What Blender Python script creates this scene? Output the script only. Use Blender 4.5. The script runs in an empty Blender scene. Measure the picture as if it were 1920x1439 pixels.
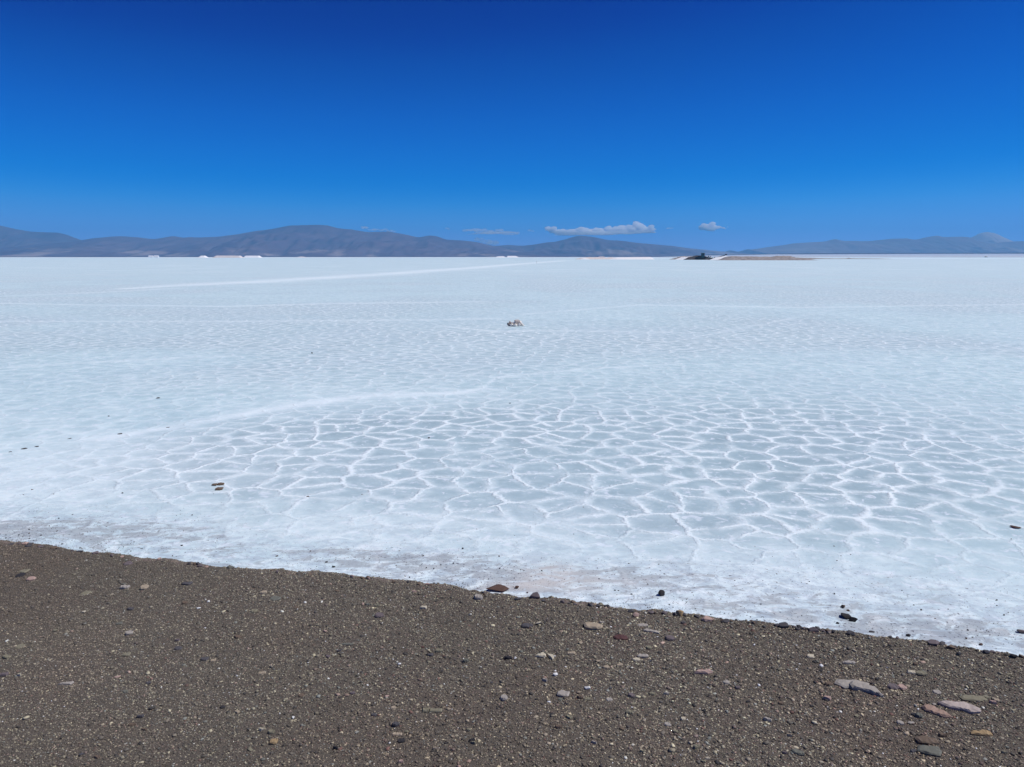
import bpy, bmesh, math, random
import numpy as np
from mathutils import Vector, Matrix, Euler

random.seed(7)
S = bpy.context.scene
COL = S.collection
R = math.radians

# ------------------------------------------------------------------ camera
F = 1442.0                      # focal length in photo pixels (1920 wide)
HOR = 481.3                     # photo row of the true horizon
H = 2.3                         # eye height over the gravel (z = 0)
ZS = -1.0                       # level of the salt crust
PITCH = math.atan((719.5 - HOR) / F)
cp, sp = math.cos(PITCH), math.sin(PITCH)


def ray(px, py):
    u = (px - 960.0) / F
    v = -(py - 719.5) / F
    return u, cp + sp * v, -sp + cp * v


def at(px, py, z=ZS):
    x, y, w = ray(px, py)
    t = (z - H) / w
    return Vector((x * t, y * t, z))


def atY(px, py, Y):
    x, y, w = ray(px, py)
    t = Y / y
    return Vector((x * t, Y, H + w * t))


cam = bpy.data.cameras.new('camera')
cam.sensor_width = 36
cam.lens = 36 * F / 1920
cam.clip_start = 0.05
cam.clip_end = 120000
co = bpy.data.objects.new('camera', cam)
COL.objects.link(co)
co.location = (0, 0, H)
co.rotation_euler = (math.pi / 2 - PITCH, 0, 0)
S.camera = co

# ------------------------------------------------------------------ light
SUN_EL, SUN_AZ = R(56), R(92)       # azimuth to the right of the view direction (+Y)
w = bpy.data.worlds.new('World')
S.world = w
w.use_nodes = True
nt = w.node_tree
nt.nodes.clear()
sky = nt.nodes.new('ShaderNodeTexSky')
sky.sky_type = 'NISHITA'
sky.sun_disc = False
sky.sun_elevation = SUN_EL
sky.sun_rotation = SUN_AZ
sky.altitude = 5000
sky.air_density = 1.0
sky.dust_density = 0.0
sky.ozone_density = 8.0
# thin dry air at high altitude: a deeper, more saturated blue than the sea-level model gives
sc_ = nt.nodes.new('ShaderNodeVectorMath')
sc_.operation = 'SCALE'
sc_.inputs[3].default_value = 0.085
hs = nt.nodes.new('ShaderNodeRGBCurve')
hs.mapping.use_clip = False
hs.mapping.extend = 'EXTRAPOLATED'
for ch, pts in ((0, ((0, 0), (0.13, 0.0002), (0.16, 0.02), (0.194, 0.06), (0.34, 0.20), (1, 0.45))),
                (1, ((0, 0), (0.119, 0.018), (0.144, 0.048), (0.19, 0.097), (0.269, 0.172), (0.359, 0.26), (0.50, 0.31), (1, 0.52))),
                (2, ((0, 0), (0.18, 0.12), (0.282, 0.265), (0.33, 0.365), (0.413, 0.515), (0.52, 0.64), (0.60, 0.71), (1, 0.86)))):
    cv = hs.mapping.curves[ch]
    while len(cv.points) < len(pts): cv.points.new(0.5, 0.5)
    for p_, (x_, y_) in zip(cv.points, pts):
        p_.location = (x_, y_)
        p_.handle_type = 'AUTO_CLAMPED'
hs.mapping.update()
bg = nt.nodes.new('ShaderNodeBackground')
bg.inputs['Strength'].default_value = 1.0
out = nt.nodes.new('ShaderNodeOutputWorld')
nt.links.new(sky.outputs[0], sc_.inputs[0])
nt.links.new(sc_.outputs[0], hs.inputs['Color'])
nt.links.new(hs.outputs[0], bg.inputs['Color'])
nt.links.new(bg.outputs[0], out.inputs['Surface'])

sun = bpy.data.lights.new('sun', 'SUN')
sun.energy = 3.8
sun.angle = R(0.53)
sun.color = (1.0, 0.975, 0.94)
so = bpy.data.objects.new('sun', sun)
COL.objects.link(so)
sd = Vector((math.sin(SUN_AZ) * math.cos(SUN_EL), math.cos(SUN_AZ) * math.cos(SUN_EL), math.sin(SUN_EL)))
so.rotation_euler = sd.to_track_quat('Z', 'Y').to_euler()
so.location = (0, 0, 50)

S.view_settings.view_transform = 'Standard'
S.view_settings.look = 'None'
S.view_settings.exposure = 0.0
S.view_settings.gamma = 1.0
S.cycles.volume_bounces = 24
S.cycles.max_bounces = 24
S.cycles.transparent_max_bounces = 40
S.cycles.use_denoising = True


# ------------------------------------------------------------------ helpers
def lin(r, g, b):
    f = lambda c: (c / 255 / 12.92) if c / 255 <= 0.04045 else ((c / 255 + 0.055) / 1.055) ** 2.4
    return (f(r), f(g), f(b), 1)


def tag(o, label=None, cat=None, group=None, kind=None):
    if label: o['label'] = label
    if cat: o['category'] = cat
    if group: o['group'] = group
    if kind: o['kind'] = kind
    return o


def link(name, me, mat=None, parent=None, smooth=False):
    o = bpy.data.objects.new(name, me)
    COL.objects.link(o)
    if mat and not me.materials:
        me.materials.append(mat)
    if parent: o.parent = parent
    if smooth:
        me.polygons.foreach_set('use_smooth', np.ones(len(me.polygons), dtype=bool))
    return o


def np_mesh(name, V, Fc):
    """V (n,3); Fc (m,k) all faces of k corners"""
    me = bpy.data.meshes.new(name)
    n, m, k = len(V), len(Fc), Fc.shape[1]
    me.vertices.add(n)
    me.vertices.foreach_set('co', np.asarray(V, dtype=np.float32).ravel())
    me.loops.add(m * k)
    me.loops.foreach_set('vertex_index', np.asarray(Fc, dtype=np.int32).ravel())
    me.polygons.add(m)
    me.polygons.foreach_set('loop_start', np.arange(0, m * k, k, dtype=np.int32))
    me.polygons.foreach_set('loop_total', np.full(m, k, dtype=np.int32))
    me.update(calc_edges=True)
    me.validate()
    return me


def grid_faces(nu, nv, wrap=False):
    a = np.arange(nu * nv).reshape(nu, nv)
    if wrap:
        b = np.roll(a, -1, axis=0)
    else:
        b = a[1:]
        a = a[:-1]
    return np.stack([a[:, :-1], b[:, :-1], b[:, 1:], a[:, 1:]], -1).reshape(-1, 4)


def fattr(me, name, vals):
    at_ = me.attributes.new(name, 'FLOAT', 'POINT')
    at_.data.foreach_set('value', np.asarray(vals, dtype=np.float32).ravel())


_tab = {}


def vnoise(x, y, scale, seed=0):
    """smooth value noise in -1..1, vectorised"""
    if seed not in _tab:
        _tab[seed] = np.random.RandomState(seed + 11).rand(256, 256) * 2 - 1
    T = _tab[seed]
    X = np.asarray(x, float) / scale + 37.3 * seed
    Y = np.asarray(y, float) / scale + 71.9 * seed
    xi = np.floor(X).astype(int)
    yi = np.floor(Y).astype(int)
    fx, fy = X - xi, Y - yi
    fx = fx * fx * (3 - 2 * fx)
    fy = fy * fy * (3 - 2 * fy)
    g = lambda i, j: T[i % 256, j % 256]
    return ((g(xi, yi) * (1 - fx) + g(xi + 1, yi) * fx) * (1 - fy)
            + (g(xi, yi + 1) * (1 - fx) + g(xi + 1, yi + 1) * fx) * fy)


def fbm(x, y, scale, seed=0, oct=4, gain=0.5):
    s, a, t = 0, 1, 0
    for k in range(oct):
        s = s + a * vnoise(x, y, scale / 2 ** k, seed + k)
        t += a
        a *= gain
    return s / t


def sstep(a, b, x):
    t = np.clip((x - a) / (b - a), 0, 1)
    return t * t * (3 - 2 * t)


class N:
    """tiny node-tree helper"""

    def __init__(s, name):
        s.m = bpy.data.materials.new(name)
        s.m.use_nodes = True
        s.t = s.m.node_tree
        s.t.nodes.clear()
        s.out = s.t.nodes.new('ShaderNodeOutputMaterial')
        s.b = s.t.nodes.new('ShaderNodeBsdfPrincipled')
        s.t.links.new(s.b.outputs[0], s.out.inputs['Surface'])

    def put(s, sock, v):
        if isinstance(v, bpy.types.NodeSocket):
            s.t.links.new(v, sock)
        elif v is not None:
            if isinstance(v, tuple) and len(v) == 3 and sock.type == 'RGBA': v = (*v, 1)
            sock.default_value = v

    def node(s, typ, ins=None, **kw):
        n = s.t.nodes.new(typ)
        for k, v in kw.items(): setattr(n, k, v)
        for k, v in (ins or {}).items(): s.put(n.inputs[k], v)
        return n

    def noise(s, vec, scale, detail=4, rough=0.55, dist=0, dims='3D'):
        return s.node('ShaderNodeTexNoise', {'Vector': vec, 'Scale': scale, 'Detail': detail, 'Roughness': rough, 'Distortion': dist},
                      noise_dimensions=dims).outputs[0]

    def ramp(s, fac, stops, interp='LINEAR'):
        n = s.node('ShaderNodeValToRGB', {'Fac': fac})
        cr = n.color_ramp
        cr.interpolation = interp
        while len(cr.elements) < len(stops): cr.elements.new(0.5)
        for e, (p, c) in zip(cr.elements, stops):
            e.position = p
            e.color = c if len(c) == 4 else (*c, 1)
        return n.outputs[0]

    def mr(s, v, a, b, c=0.0, d=1.0, smooth=True):
        return s.node('ShaderNodeMapRange', {'Value': v, 'From Min': a, 'From Max': b, 'To Min': c, 'To Max': d},
                      interpolation_type='SMOOTHSTEP' if smooth else 'LINEAR').outputs[0]

    def mth(s, op, a, b=None):
        n = s.node('ShaderNodeMath', operation=op)
        s.put(n.inputs[0], a)
        if b is not None: s.put(n.inputs[1], b)
        return n.outputs[0]

    def mix(s, f, a, b, mode='MIX'):
        n = s.node('ShaderNodeMix', data_type='RGBA', blend_type=mode)
        s.put(n.inputs[0], f)
        s.put(n.inputs[6], a)
        s.put(n.inputs[7], b)
        return n.outputs[2]

    def vadd(s, a, b, scale=1.0):
        sc = s.node('ShaderNodeVectorMath', operation='SCALE')
        s.put(sc.inputs[0], b)
        sc.inputs[3].default_value = scale
        n = s.node('ShaderNodeVectorMath', operation='ADD')
        s.put(n.inputs[0], a)
        s.put(n.inputs[1], sc.outputs[0])
        return n.outputs[0]

    def attr(s, name, col=False):
        n = s.node('ShaderNodeAttribute', attribute_name=name)
        return n.outputs['Color'] if col else n.outputs['Fac']

    def bump(s, h, strength, dist):
        return s.node('ShaderNodeBump', {'Height': h, 'Strength': strength, 'Distance': dist}).outputs[0]

    def fin(s, color, rough=0.9, normal=None, spec=0.3):
        s.put(s.b.inputs['Base Color'], color)
        s.put(s.b.inputs['Roughness'], rough)
        s.put(s.b.inputs['Specular IOR Level'], spec)
        if normal is not None: s.put(s.b.inputs['Normal'], normal)
        return s.m


def position(n):
    return n.node('ShaderNodeNewGeometry').outputs['Position']


# ------------------------------------------------------------------ materials
def mat_salt():
    n = N('salt_crust')
    P = position(n)
    w1 = n.node('ShaderNodeTexNoise', {'Vector': P, 'Scale': 1.1, 'Detail': 3.0}).outputs['Color']
    w2 = n.node('ShaderNodeTexNoise', {'Vector': P, 'Scale': 7.0, 'Detail': 3.0}).outputs['Color']
    rot = n.node('ShaderNodeMapping', {'Vector': P, 'Rotation': (0, 0, 0.12), 'Scale': (1.12, 1.22, 1.0)}).outputs[0]
    w3 = n.node('ShaderNodeTexNoise', {'Vector': P, 'Scale': 26.0, 'Detail': 2.0}).outputs['Color']
    V = n.vadd(n.vadd(n.vadd(rot, w1, 0.42), w2, 0.15), w3, 0.045)
    vo = n.node('ShaderNodeTexVoronoi', {'Vector': V, 'Scale': 1.46, 'Randomness': 0.88}, feature='DISTANCE_TO_EDGE',
                voronoi_dimensions='2D').outputs['Distance']
    vi = n.node('ShaderNodeTexVoronoi', {'Vector': V, 'Scale': 1.46, 'Randomness': 0.88}, feature='F1',
                voronoi_dimensions='2D').outputs['Color']
    big = n.noise(P, 0.45, 3)
    wid = n.mr(big, 0.35, 0.7, 0.06, 0.16, False)          # ridge half width varies
    brk = n.noise(P, 2.2, 4)
    d = n.mth('DIVIDE', vo, wid)
    ridge = n.mr(n.mth('ADD', d, n.mth('MULTIPLY', n.mth('SUBTRACT', n.noise(P, 22, 4, 0.7), 0.5), 1.1)), 0.1, 1.3, 1.0, 0.0)
    halo = n.mth('MULTIPLY', n.mr(vo, 0.0, 0.30, 0.72, 0.0), n.mr(n.noise(P, 1.7, 5, 0.65), 0.35, 0.65, 0.15, 1.0))
    ridge = n.mth('MULTIPLY', ridge, n.mr(brk, 0.30, 0.55, 0.25, 1.0))
    r = n.mth('MAXIMUM', ridge, halo)
    poly, white, dirt, tan = n.attr('poly'), n.attr('white'), n.attr('dirt'), n.attr('tan')
    fine = n.noise(P, 14, 5, 0.65)
    med = n.noise(P, 2.6, 6, 0.6)
    low = n.noise(P, 0.16, 3, 0.5)
    blot = n.noise(P, 5.0, 5, 0.62, 0.6)
    floor_ = n.ramp(med, [(0.25, (0.30, 0.415, 0.465)), (0.55, (0.38, 0.505, 0.56)), (0.8, (0.53, 0.66, 0.70))])
    tint = n.mix(n.mth('MULTIPLY', n.node('ShaderNodeSeparateColor', {'Color': vi}).outputs[0], 0.22), floor_, (0.32, 0.415, 0.47, 1))
    milk = n.ramp(med, [(0.25, (0.435, 0.60, 0.65)), (0.5, (0.535, 0.705, 0.75)), (0.72, (0.73, 0.87, 0.89))])
    base = n.mix(poly, milk, tint)
    # faint powdery spots on the plate floors
    spots = n.mr(blot, 0.54, 0.68)
    base = n.mix(n.mth('MULTIPLY', spots, 0.75), base, (0.76, 0.82, 0.90, 1))
    crest = n.ramp(fine, [(0.2, (0.73, 0.85, 0.91)), (0.7, (0.90, 0.96, 0.97))])
    pk = n.mth('MAXIMUM', poly, 0.30)
    base = n.mix(n.mth('MULTIPLY', r, pk), base, crest)
    base = n.mix(n.mth('MULTIPLY', white, n.mr(med, 0.2, 0.6, 0.65, 1.0)), base, crest)
    base = n.mix(n.mr(low, 0.3, 0.75, 0.0, 0.16), base, (0.48, 0.60, 0.70, 1))
    crm = n.attr('crumb')
    mw = n.noise(n.node('ShaderNodeMapping', {'Vector': P, 'Scale': (0.8, 1.2, 1)}).outputs[0], 4.5, 8, 0.66, 0.9)
    base = n.mix(n.mth('MULTIPLY', crm, n.mr(mw, 0.40, 0.50, 0.85, 0.0)), base, (0.40, 0.49, 0.565, 1))
    base = n.mix(n.mth('MULTIPLY', crm, n.mr(mw, 0.53, 0.66, 0.0, 0.9)), base, (0.86, 0.92, 0.94, 1))
    mot = n.mth('MULTIPLY', n.mr(n.noise(P, 9, 6, 0.7, 0.5), 0.42, 0.62), n.mr(dirt, 0.0, 0.3, 0.0, 0.5))
    base = n.mix(mot, base, (0.43, 0.50, 0.58, 1))
    # wind-laid dirt near the bank
    dn = n.noise(n.node('ShaderNodeMapping', {'Vector': P, 'Scale': (0.7, 1.3, 1)}).outputs[0], 4.2, 8, 0.68, 0.8)
    dm = n.mth('MULTIPLY', n.mr(n.mth('ADD', dn, n.mth('MULTIPLY', dirt, 0.30)), 0.60, 0.72), n.mr(dirt, 0.0, 0.35))
    base = n.mix(n.mth('MULTIPLY', dm, 0.58), base, (0.29, 0.30, 0.32, 1))
    sn = n.noise(P, 30, 3, 0.6, 0.4)
    sm = n.mth('MULTIPLY', n.mr(n.mth('ADD', sn, n.mth('MULTIPLY', dirt, 0.09)), 0.665, 0.70), n.mr(dirt, 0.01, 0.12))
    base = n.mix(n.mth('MULTIPLY', sm, 0.8), base, (0.10, 0.095, 0.12, 1))
    base = n.mix(n.mth('MULTIPLY', tan, n.mr(dn, 0.35, 0.6, 0.4, 0.95)), base, (0.66, 0.61, 0.57, 1))
    h = n.mth('ADD', n.mth('MULTIPLY', r, n.mth('ADD', n.mth('MULTIPLY', poly, 0.9), 0.25)), n.mth('MULTIPLY', fine, 0.25))
    h = n.mth('ADD', h, n.mth('MULTIPLY', med, 0.5))
    return n.fin(base, 0.75, n.bump(h, 0.55, 0.03), 0.25)


def mat_soil():
    n = N('gravel_soil')
    P = position(n)
    a = n.noise(P, 1.3, 4, 0.6)
    b = n.noise(P, 60, 5, 0.7)
    c = n.noise(P, 220, 2, 0.6)
    col = n.ramp(a, [(0.30, (0.115, 0.102, 0.082)), (0.5, (0.108, 0.092, 0.076)), (0.68, (0.104, 0.083, 0.071))])
    col = n.mix(n.mr(b, 0.35, 0.7, 0, 0.75), col, (0.085, 0.07, 0.06, 1))
    col = n.mix(n.mr(c, 0.56, 0.72, 0, 0.7), col, (0.36, 0.31, 0.24, 1))
    d = n.attr('dust')
    col = n.mix(n.mth('MULTIPLY', d, n.mr(b, 0.35, 0.6, 0.3, 0.9)), col, (0.34, 0.255, 0.23, 1))
    return n.fin(col, 0.95, n.bump(n.mth('ADD', b, n.mth('MULTIPLY', c, 0.6)), 0.9, 0.006), 0.2)


def mat_pebbles():
    n = N('pebble_mix')
    P = position(n)
    c = n.attr('col', True)
    f = n.noise(P, 190, 3, 0.6)
    col = n.mix(n.mr(f, 0.3, 0.7, 0, 0.35), c, n.mix(1.0, c, (0.45, 0.43, 0.42, 1), 'MULTIPLY'))
    return n.fin(col, 0.8, n.bump(f, 0.5, 0.001), 0.35)


_sm = {}


def mat_stone(key, col, vary=0.25):
    if key in _sm: return _sm[key]
    n = N(key)
    tc = n.node('ShaderNodeTexCoord').outputs['Object']
    f = n.noise(tc, 55, 5, 0.65)
    g = n.noise(tc, 14, 3, 0.5, 0.5)
    dark = tuple(c * 0.62 for c in col[:3]) + (1,)
    lite = tuple(min(0.85, c * 1.3) for c in col[:3]) + (1,)
    c = n.mix(n.mr(g, 0.3, 0.7, 0, 0.6), col, dark)
    c = n.mix(n.mr(f, 0.5, 0.75, 0, 0.6), c, lite)
    _sm[key] = n.fin(c, 0.82, n.bump(f, 0.6, 0.003), 0.3)
    return _sm[key]


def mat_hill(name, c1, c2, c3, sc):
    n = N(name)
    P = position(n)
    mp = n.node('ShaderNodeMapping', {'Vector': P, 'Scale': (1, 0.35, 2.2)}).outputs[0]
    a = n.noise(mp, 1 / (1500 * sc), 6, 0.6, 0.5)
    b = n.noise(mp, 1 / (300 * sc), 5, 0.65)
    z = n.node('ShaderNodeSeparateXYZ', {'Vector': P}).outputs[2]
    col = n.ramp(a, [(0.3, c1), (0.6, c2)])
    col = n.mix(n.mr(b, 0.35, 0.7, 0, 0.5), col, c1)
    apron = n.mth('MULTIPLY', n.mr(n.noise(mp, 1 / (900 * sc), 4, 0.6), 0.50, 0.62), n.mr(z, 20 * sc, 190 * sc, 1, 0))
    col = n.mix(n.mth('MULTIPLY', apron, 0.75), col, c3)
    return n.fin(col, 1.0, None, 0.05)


def mat_plain(name, c1, c2, scale, rough=0.9, bump=None):
    n = N(name)
    tc = n.node('ShaderNodeTexCoord').outputs['Object']
    a = n.noise(tc, scale, 5, 0.6)
    col = n.ramp(a, [(0.3, c1), (0.7, c2)])
    return n.fin(col, rough, n.bump(a, 0.5, bump) if bump else None, 0.3)


M_SALT = mat_salt()
M_SOIL = mat_soil()
M_PEB = mat_pebbles()
M_HEAP = mat_plain('heaped_salt', (0.80, 0.79, 0.78), (0.88, 0.88, 0.88), 0.5, 0.9, 0.3)
M_HEAP_T = mat_plain('weathered_salt', (0.60, 0.53, 0.49), (0.74, 0.69, 0.66), 0.3, 0.9, 0.3)
M_RUB = mat_plain('rubble_earth', (0.19, 0.165, 0.155), (0.40, 0.36, 0.34), 0.45, 1.0, 0.5)
M_DARK = mat_plain('dark_earth', (0.035, 0.032, 0.035), (0.10, 0.09, 0.09), 0.4, 1.0, 0.5)
M_STEEL = mat_plain('dark_steel', (0.018, 0.02, 0.024), (0.04, 0.042, 0.05), 1.5, 0.6)
M_TEAL = mat_plain('faded_green_paint', (0.03, 0.075, 0.085), (0.05, 0.11, 0.12), 1.5, 0.6)
M_GLASS = mat_plain('cab_glass', (0.03, 0.05, 0.06), (0.05, 0.07, 0.08), 1.0, 0.1)
M_WHITE = mat_plain('white_paint', (0.78, 0.78, 0.78), (0.84, 0.84, 0.84), 0.6, 0.6)
M_ROOF = mat_plain('grey_roof', (0.45, 0.44, 0.44), (0.55, 0.54, 0.54), 0.6, 0.6)
M_WOOD = mat_plain('weathered_wood', (0.28, 0.26, 0.25), (0.38, 0.36, 0.34), 3, 0.9)
M_FARG = mat_plain('far_ground', (0.085, 0.065, 0.055), (0.13, 0.10, 0.085), 0.002, 1.0)
M_PALE = mat_plain('pale_plain', (0.46, 0.47, 0.50), (0.60, 0.61, 0.64), 0.003, 1.0)
M_BROWN = mat_plain('brown_shore', (0.07, 0.03, 0.02), (0.11, 0.055, 0.04), 0.002, 1.0)

# ------------------------------------------------------------------ ground: far land disc
rr = np.concatenate([[0.5], np.geomspace(20, 19500, 60)])
th = np.linspace(0, 2 * np.pi, 96, endpoint=False)
TH, RR = np.meshgrid(th, rr, indexing='ij')
V = np.stack([RR * np.sin(TH), RR * np.cos(TH), np.full_like(RR, ZS - 0.05)], -1).reshape(-1, 3)
me = np_mesh('ground', V, grid_faces(96, len(rr), True)[:, ::-1])
tag(link('ground', me, M_FARG), kind='structure')

# ------------------------------------------------------------------ crest line of the gravel bank
CREST_PX = [(-500, 985), (-250, 999), (0, 1017), (60, 1022), (150, 1033), (300, 1049), (420, 1062), (560, 1073), (640, 1077), (760, 1092), (860, 1104),
            (960, 1119), (1060, 1128), (1160, 1140), (1260, 1151), (1360, 1163), (1460, 1173), (1560, 1183), (1660, 1193),
            (1760, 1206), (1860, 1222), (1920, 1232), (2200, 1275), (2500, 1325)]
cw = [at(a, b, 0.0) for a, b in CREST_PX]
CX = np.array([c.x for c in cw])
CY = np.array([c.y for c in cw])
_sl0 = (CY[1] - CY[0]) / (CX[1] - CX[0])
_sl1 = (CY[-1] - CY[-2]) / (CX[-1] - CX[-2])


def crest(x):
    x = np.asarray(x, float)
    y = np.interp(x, CX, CY)
    y = np.where(x < CX[0], CY[0] + (x - CX[0]) * _sl0, y)
    y = np.where(x > CX[-1], CY[-1] + (x - CX[-1]) * _sl1, y)
    return y + 0.030 * vnoise(x, 0 * x, 0.42, 21) + 0.020 * vnoise(x, 0 * x, 0.13, 22) + 0.012 * vnoise(x, 0 * x, 0.045, 23)


COFF = 0.05                                     # the rounded shoulder starts a little before the crest


def zg(x, y):
    """height of the gravel bank"""
    t = (crest(x) + COFF) - np.asarray(y, float)
    k = 0.035
    fall = 0.80 * k * np.logaddexp(0, -t / k)
    z = -fall
    z = z + 0.010 * fbm(x, y, 0.9, 31, 3) + 0.006 * fbm(x, y, 0.16, 35, 3) + 0.0035 * vnoise(x, y, 0.03, 39)
    return z


xs = np.concatenate([np.linspace(-60, -8, 14)[:-1], np.linspace(-8, -4.6, 30)[:-1], np.arange(-4.6, 4.2, 0.014), np.linspace(4.2, 8, 30)[1:],
                     np.linspace(8, 60, 14)[1:]])
ts = np.concatenate([np.linspace(-1.9, -0.5, 20)[:-1], np.arange(-0.5, 3.4, 0.014), np.linspace(3.4, 6, 20)[1:], np.linspace(6, 16, 12)[1:]])
X, T = np.meshgrid(xs, ts, indexing='ij')
Y = crest(X) + COFF - T
Z = zg(X, Y)
Z = np.where(T > 14, -(T - 14) * 0.8, Z)
V = np.stack([X, Y, Z], -1).reshape(-1, 3)
me = np_mesh('gravel_bank', V, grid_faces(len(xs), len(ts)))
dust = sstep(0.13, 0.0, T) * sstep(0.05, 0.5, fbm(X, Y, 0.5, 51, 3) + 0.15) * (X < 2.4)
fattr(me, 'dust', dust)
tag(link('gravel_bank', me, M_SOIL, smooth=True), kind='structure')

# ------------------------------------------------------------------ salt flat
rings = np.concatenate([[0.3, 1.5], np.geomspace(3.5, 4050, 800)])
th = np.concatenate([np.linspace(-50, 50, 640), np.linspace(50, 310, 70)[1:-1]]) * np.pi / 180
TH, RR = np.meshgrid(th, rings, indexing='ij')
RR = RR * (1 + sstep(3000, 4000, RR) * 0.06 * fbm(TH * 1000, TH * 0, 60, 61, 3))
X, Y = RR * np.sin(TH), RR * np.cos(TH)


def line_mask(pts, strength=1.0, zz=ZS):
    """pts: (px, py, half width in px rows); a strip laid on the crust in world metres"""
    res = np.zeros_like(X)
    P = [(at(a, b, zz), wd) for a, b, wd in pts]
    for (p, wa), (q, wb) in zip(P[:-1], P[1:]):
        d = (q - p).to_2d()
        L2 = d.length_squared
        u = np.clip(((X - p.x) * d.x + (Y - p.y) * d.y) / L2, 0, 1)
        dx, dy = X - (p.x + u * d.x), Y - (p.y + u * d.y)
        dh = d / math.sqrt(L2)

        def hx(pt, wd):
            rv = pt.to_2d().normalized()
            return max(wd * pt.y ** 2 / 4760 * abs(dh.x * rv.y - dh.y * rv.x), wd * pt.y / F * 0.5)
        wdt = hx(p, wa) * (1 - u) + hx(q, wb) * u
        m = np.exp(-(dx * dx + dy * dy) / (wdt * wdt))
        res = np.maximum(res, m)
    return res * strength


def blob(px, py, rx, ry, rot=0.0):
    c = at(px, py)
    dx, dy = X - c.x, Y - c.y
    a, b = dx * math.cos(rot) + dy * math.sin(rot), -dx * math.sin(rot) + dy * math.cos(rot)
    return np.exp(-((a / rx) ** 2 + (b / ry) ** 2))


shoreY = CY.copy()
cs = [at(a, b) for a, b in CREST_PX]                 # where the crest line meets the crust in the view from the road
shore_d = (Y - np.interp(X, [c.x for c in cs], [c.y for c in cs]))
near = np.exp(-np.clip(shore_d, 0, None) / 0.9) * (Y < 30)

n1 = fbm(X, Y, 3.0, 71, 4)
n2 = fbm(X, Y, 9.0, 75, 4)
# strength of the polygon pattern
poly = np.zeros_like(X)
poly += 1.0 * blob(1150, 850, 6.5, 3.4)
poly += 0.9 * blob(760, 830, 3.6, 2.6)
poly += 0.55 * blob(1560, 820, 5.0, 3.6)
poly += 0.55 * blob(460, 870, 2.6, 2.3)
poly += 0.55 * blob(1250, 960, 3.5, 1.4)
poly += 0.22 * blob(1600, 980, 3.5, 2.0)
poly += 0.35 * blob(1300, 720, 14, 6)
poly = np.clip(poly, 0, 1)
arc = [(60, 845), (200, 822), (400, 786), (560, 760), (700, 742), (860, 737), (905, 728), (930, 708), (1100, 692), (1270, 682), (1500, 700), (2000, 716)]
aw = [at(a, b) for a, b in arc]
above = Y - np.interp(X, [a.x for a in aw], [a.y for a in aw])
poly *= 1 - 0.62 * sstep(-0.6, 1.2, above + n1 * 1.2)
poly = np.maximum(poly, 0.70 * sstep(12, 26, Y) * (1 - sstep(50, 260, Y)) * np.clip(0.72 + 1.3 * n2, 0.15, 1))
poly = np.maximum(poly, 0.22)
poly *= 1 - 0.75 * near
poly = np.clip(poly * (1 + 0.25 * n1), 0, 1)

white = np.zeros_like(X)
white = np.maximum(white, line_mask([(190, 824, 5), (400, 787, 6), (560, 760, 6), (700, 742, 5), (860, 737, 3.5), (905, 728, 3), (930, 708, 2)], 0.6))
white = np.maximum(white, line_mask([(930, 708, 1.6), (1010, 700, 1.5), (1100, 692, 1.6), (1270, 682, 1.2)], 0.5))
white = np.maximum(white, line_mask([(1170, 666, 1.6), (1280, 636, 2), (1420, 610, 1.6), (1560, 582, 1.4)], 0.25))
white = np.maximum(white, line_mask([(230, 542, 1.2), (330, 536, 2.4), (480, 529, 3.4), (720, 514.5, 3.0), (880, 503, 2.4), (960, 496.5, 1.6), (1060, 489, 1.0)], 0.66))
white = np.maximum(white, line_mask([(0, 556, 1), (180, 549, 1), (330, 541, 0.8)], 0.35))
white = np.maximum(white, line_mask([(0, 569, 1), (160, 572, 1.0), (420, 575, 1.2), (600, 570, 1.0), (900, 566, 0.9)], 0.5))
white = np.maximum(white, line_mask([(0, 603, 1.2), (420, 603, 1.5), (800, 600, 1.4), (930, 598, 1.2)], 0.4))
white = np.maximum(white, line_mask([(830, 612, 1.2), (930, 622, 1.4), (1000, 620, 1.4), (1300, 624, 1.2)], 0.42))
white = np.maximum(white, line_mask([(980, 590, 1.0), (1200, 572, 1.2), (1500, 577, 1.2), (1920, 571, 1.0)], 0.42))
white = np.maximum(white, line_mask([(0, 690, 2), (160, 680, 2), (420, 668, 2)], 0.35))
white = np.maximum(white, line_mask([(1290, 484.4, 0.45), (1660, 485.3, 0.4), (1920, 484.8, 0.4)], 0.9))
white = np.maximum(white, line_mask([(0, 483.2, 0.4), (600, 483.2, 0.4), (1240, 482.8, 0.4)], 0.9))
edge_milk = near * np.clip(0.75 + 0.5 * n1, 0, 1)
milk = 0.30 * sstep(-0.1, 0.5, n2 + n1 * 0.5) * (1 - poly)
milk += 0.32 * blob(200, 880, 3.5, 2.2) + 0.38 * blob(650, 990, 3.0, 0.8) + 0.25 * blob(1500, 1080, 3, 0.9)
white = np.clip(np.maximum(white, 0.38 * edge_milk) + milk, 0, 1)

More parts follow.
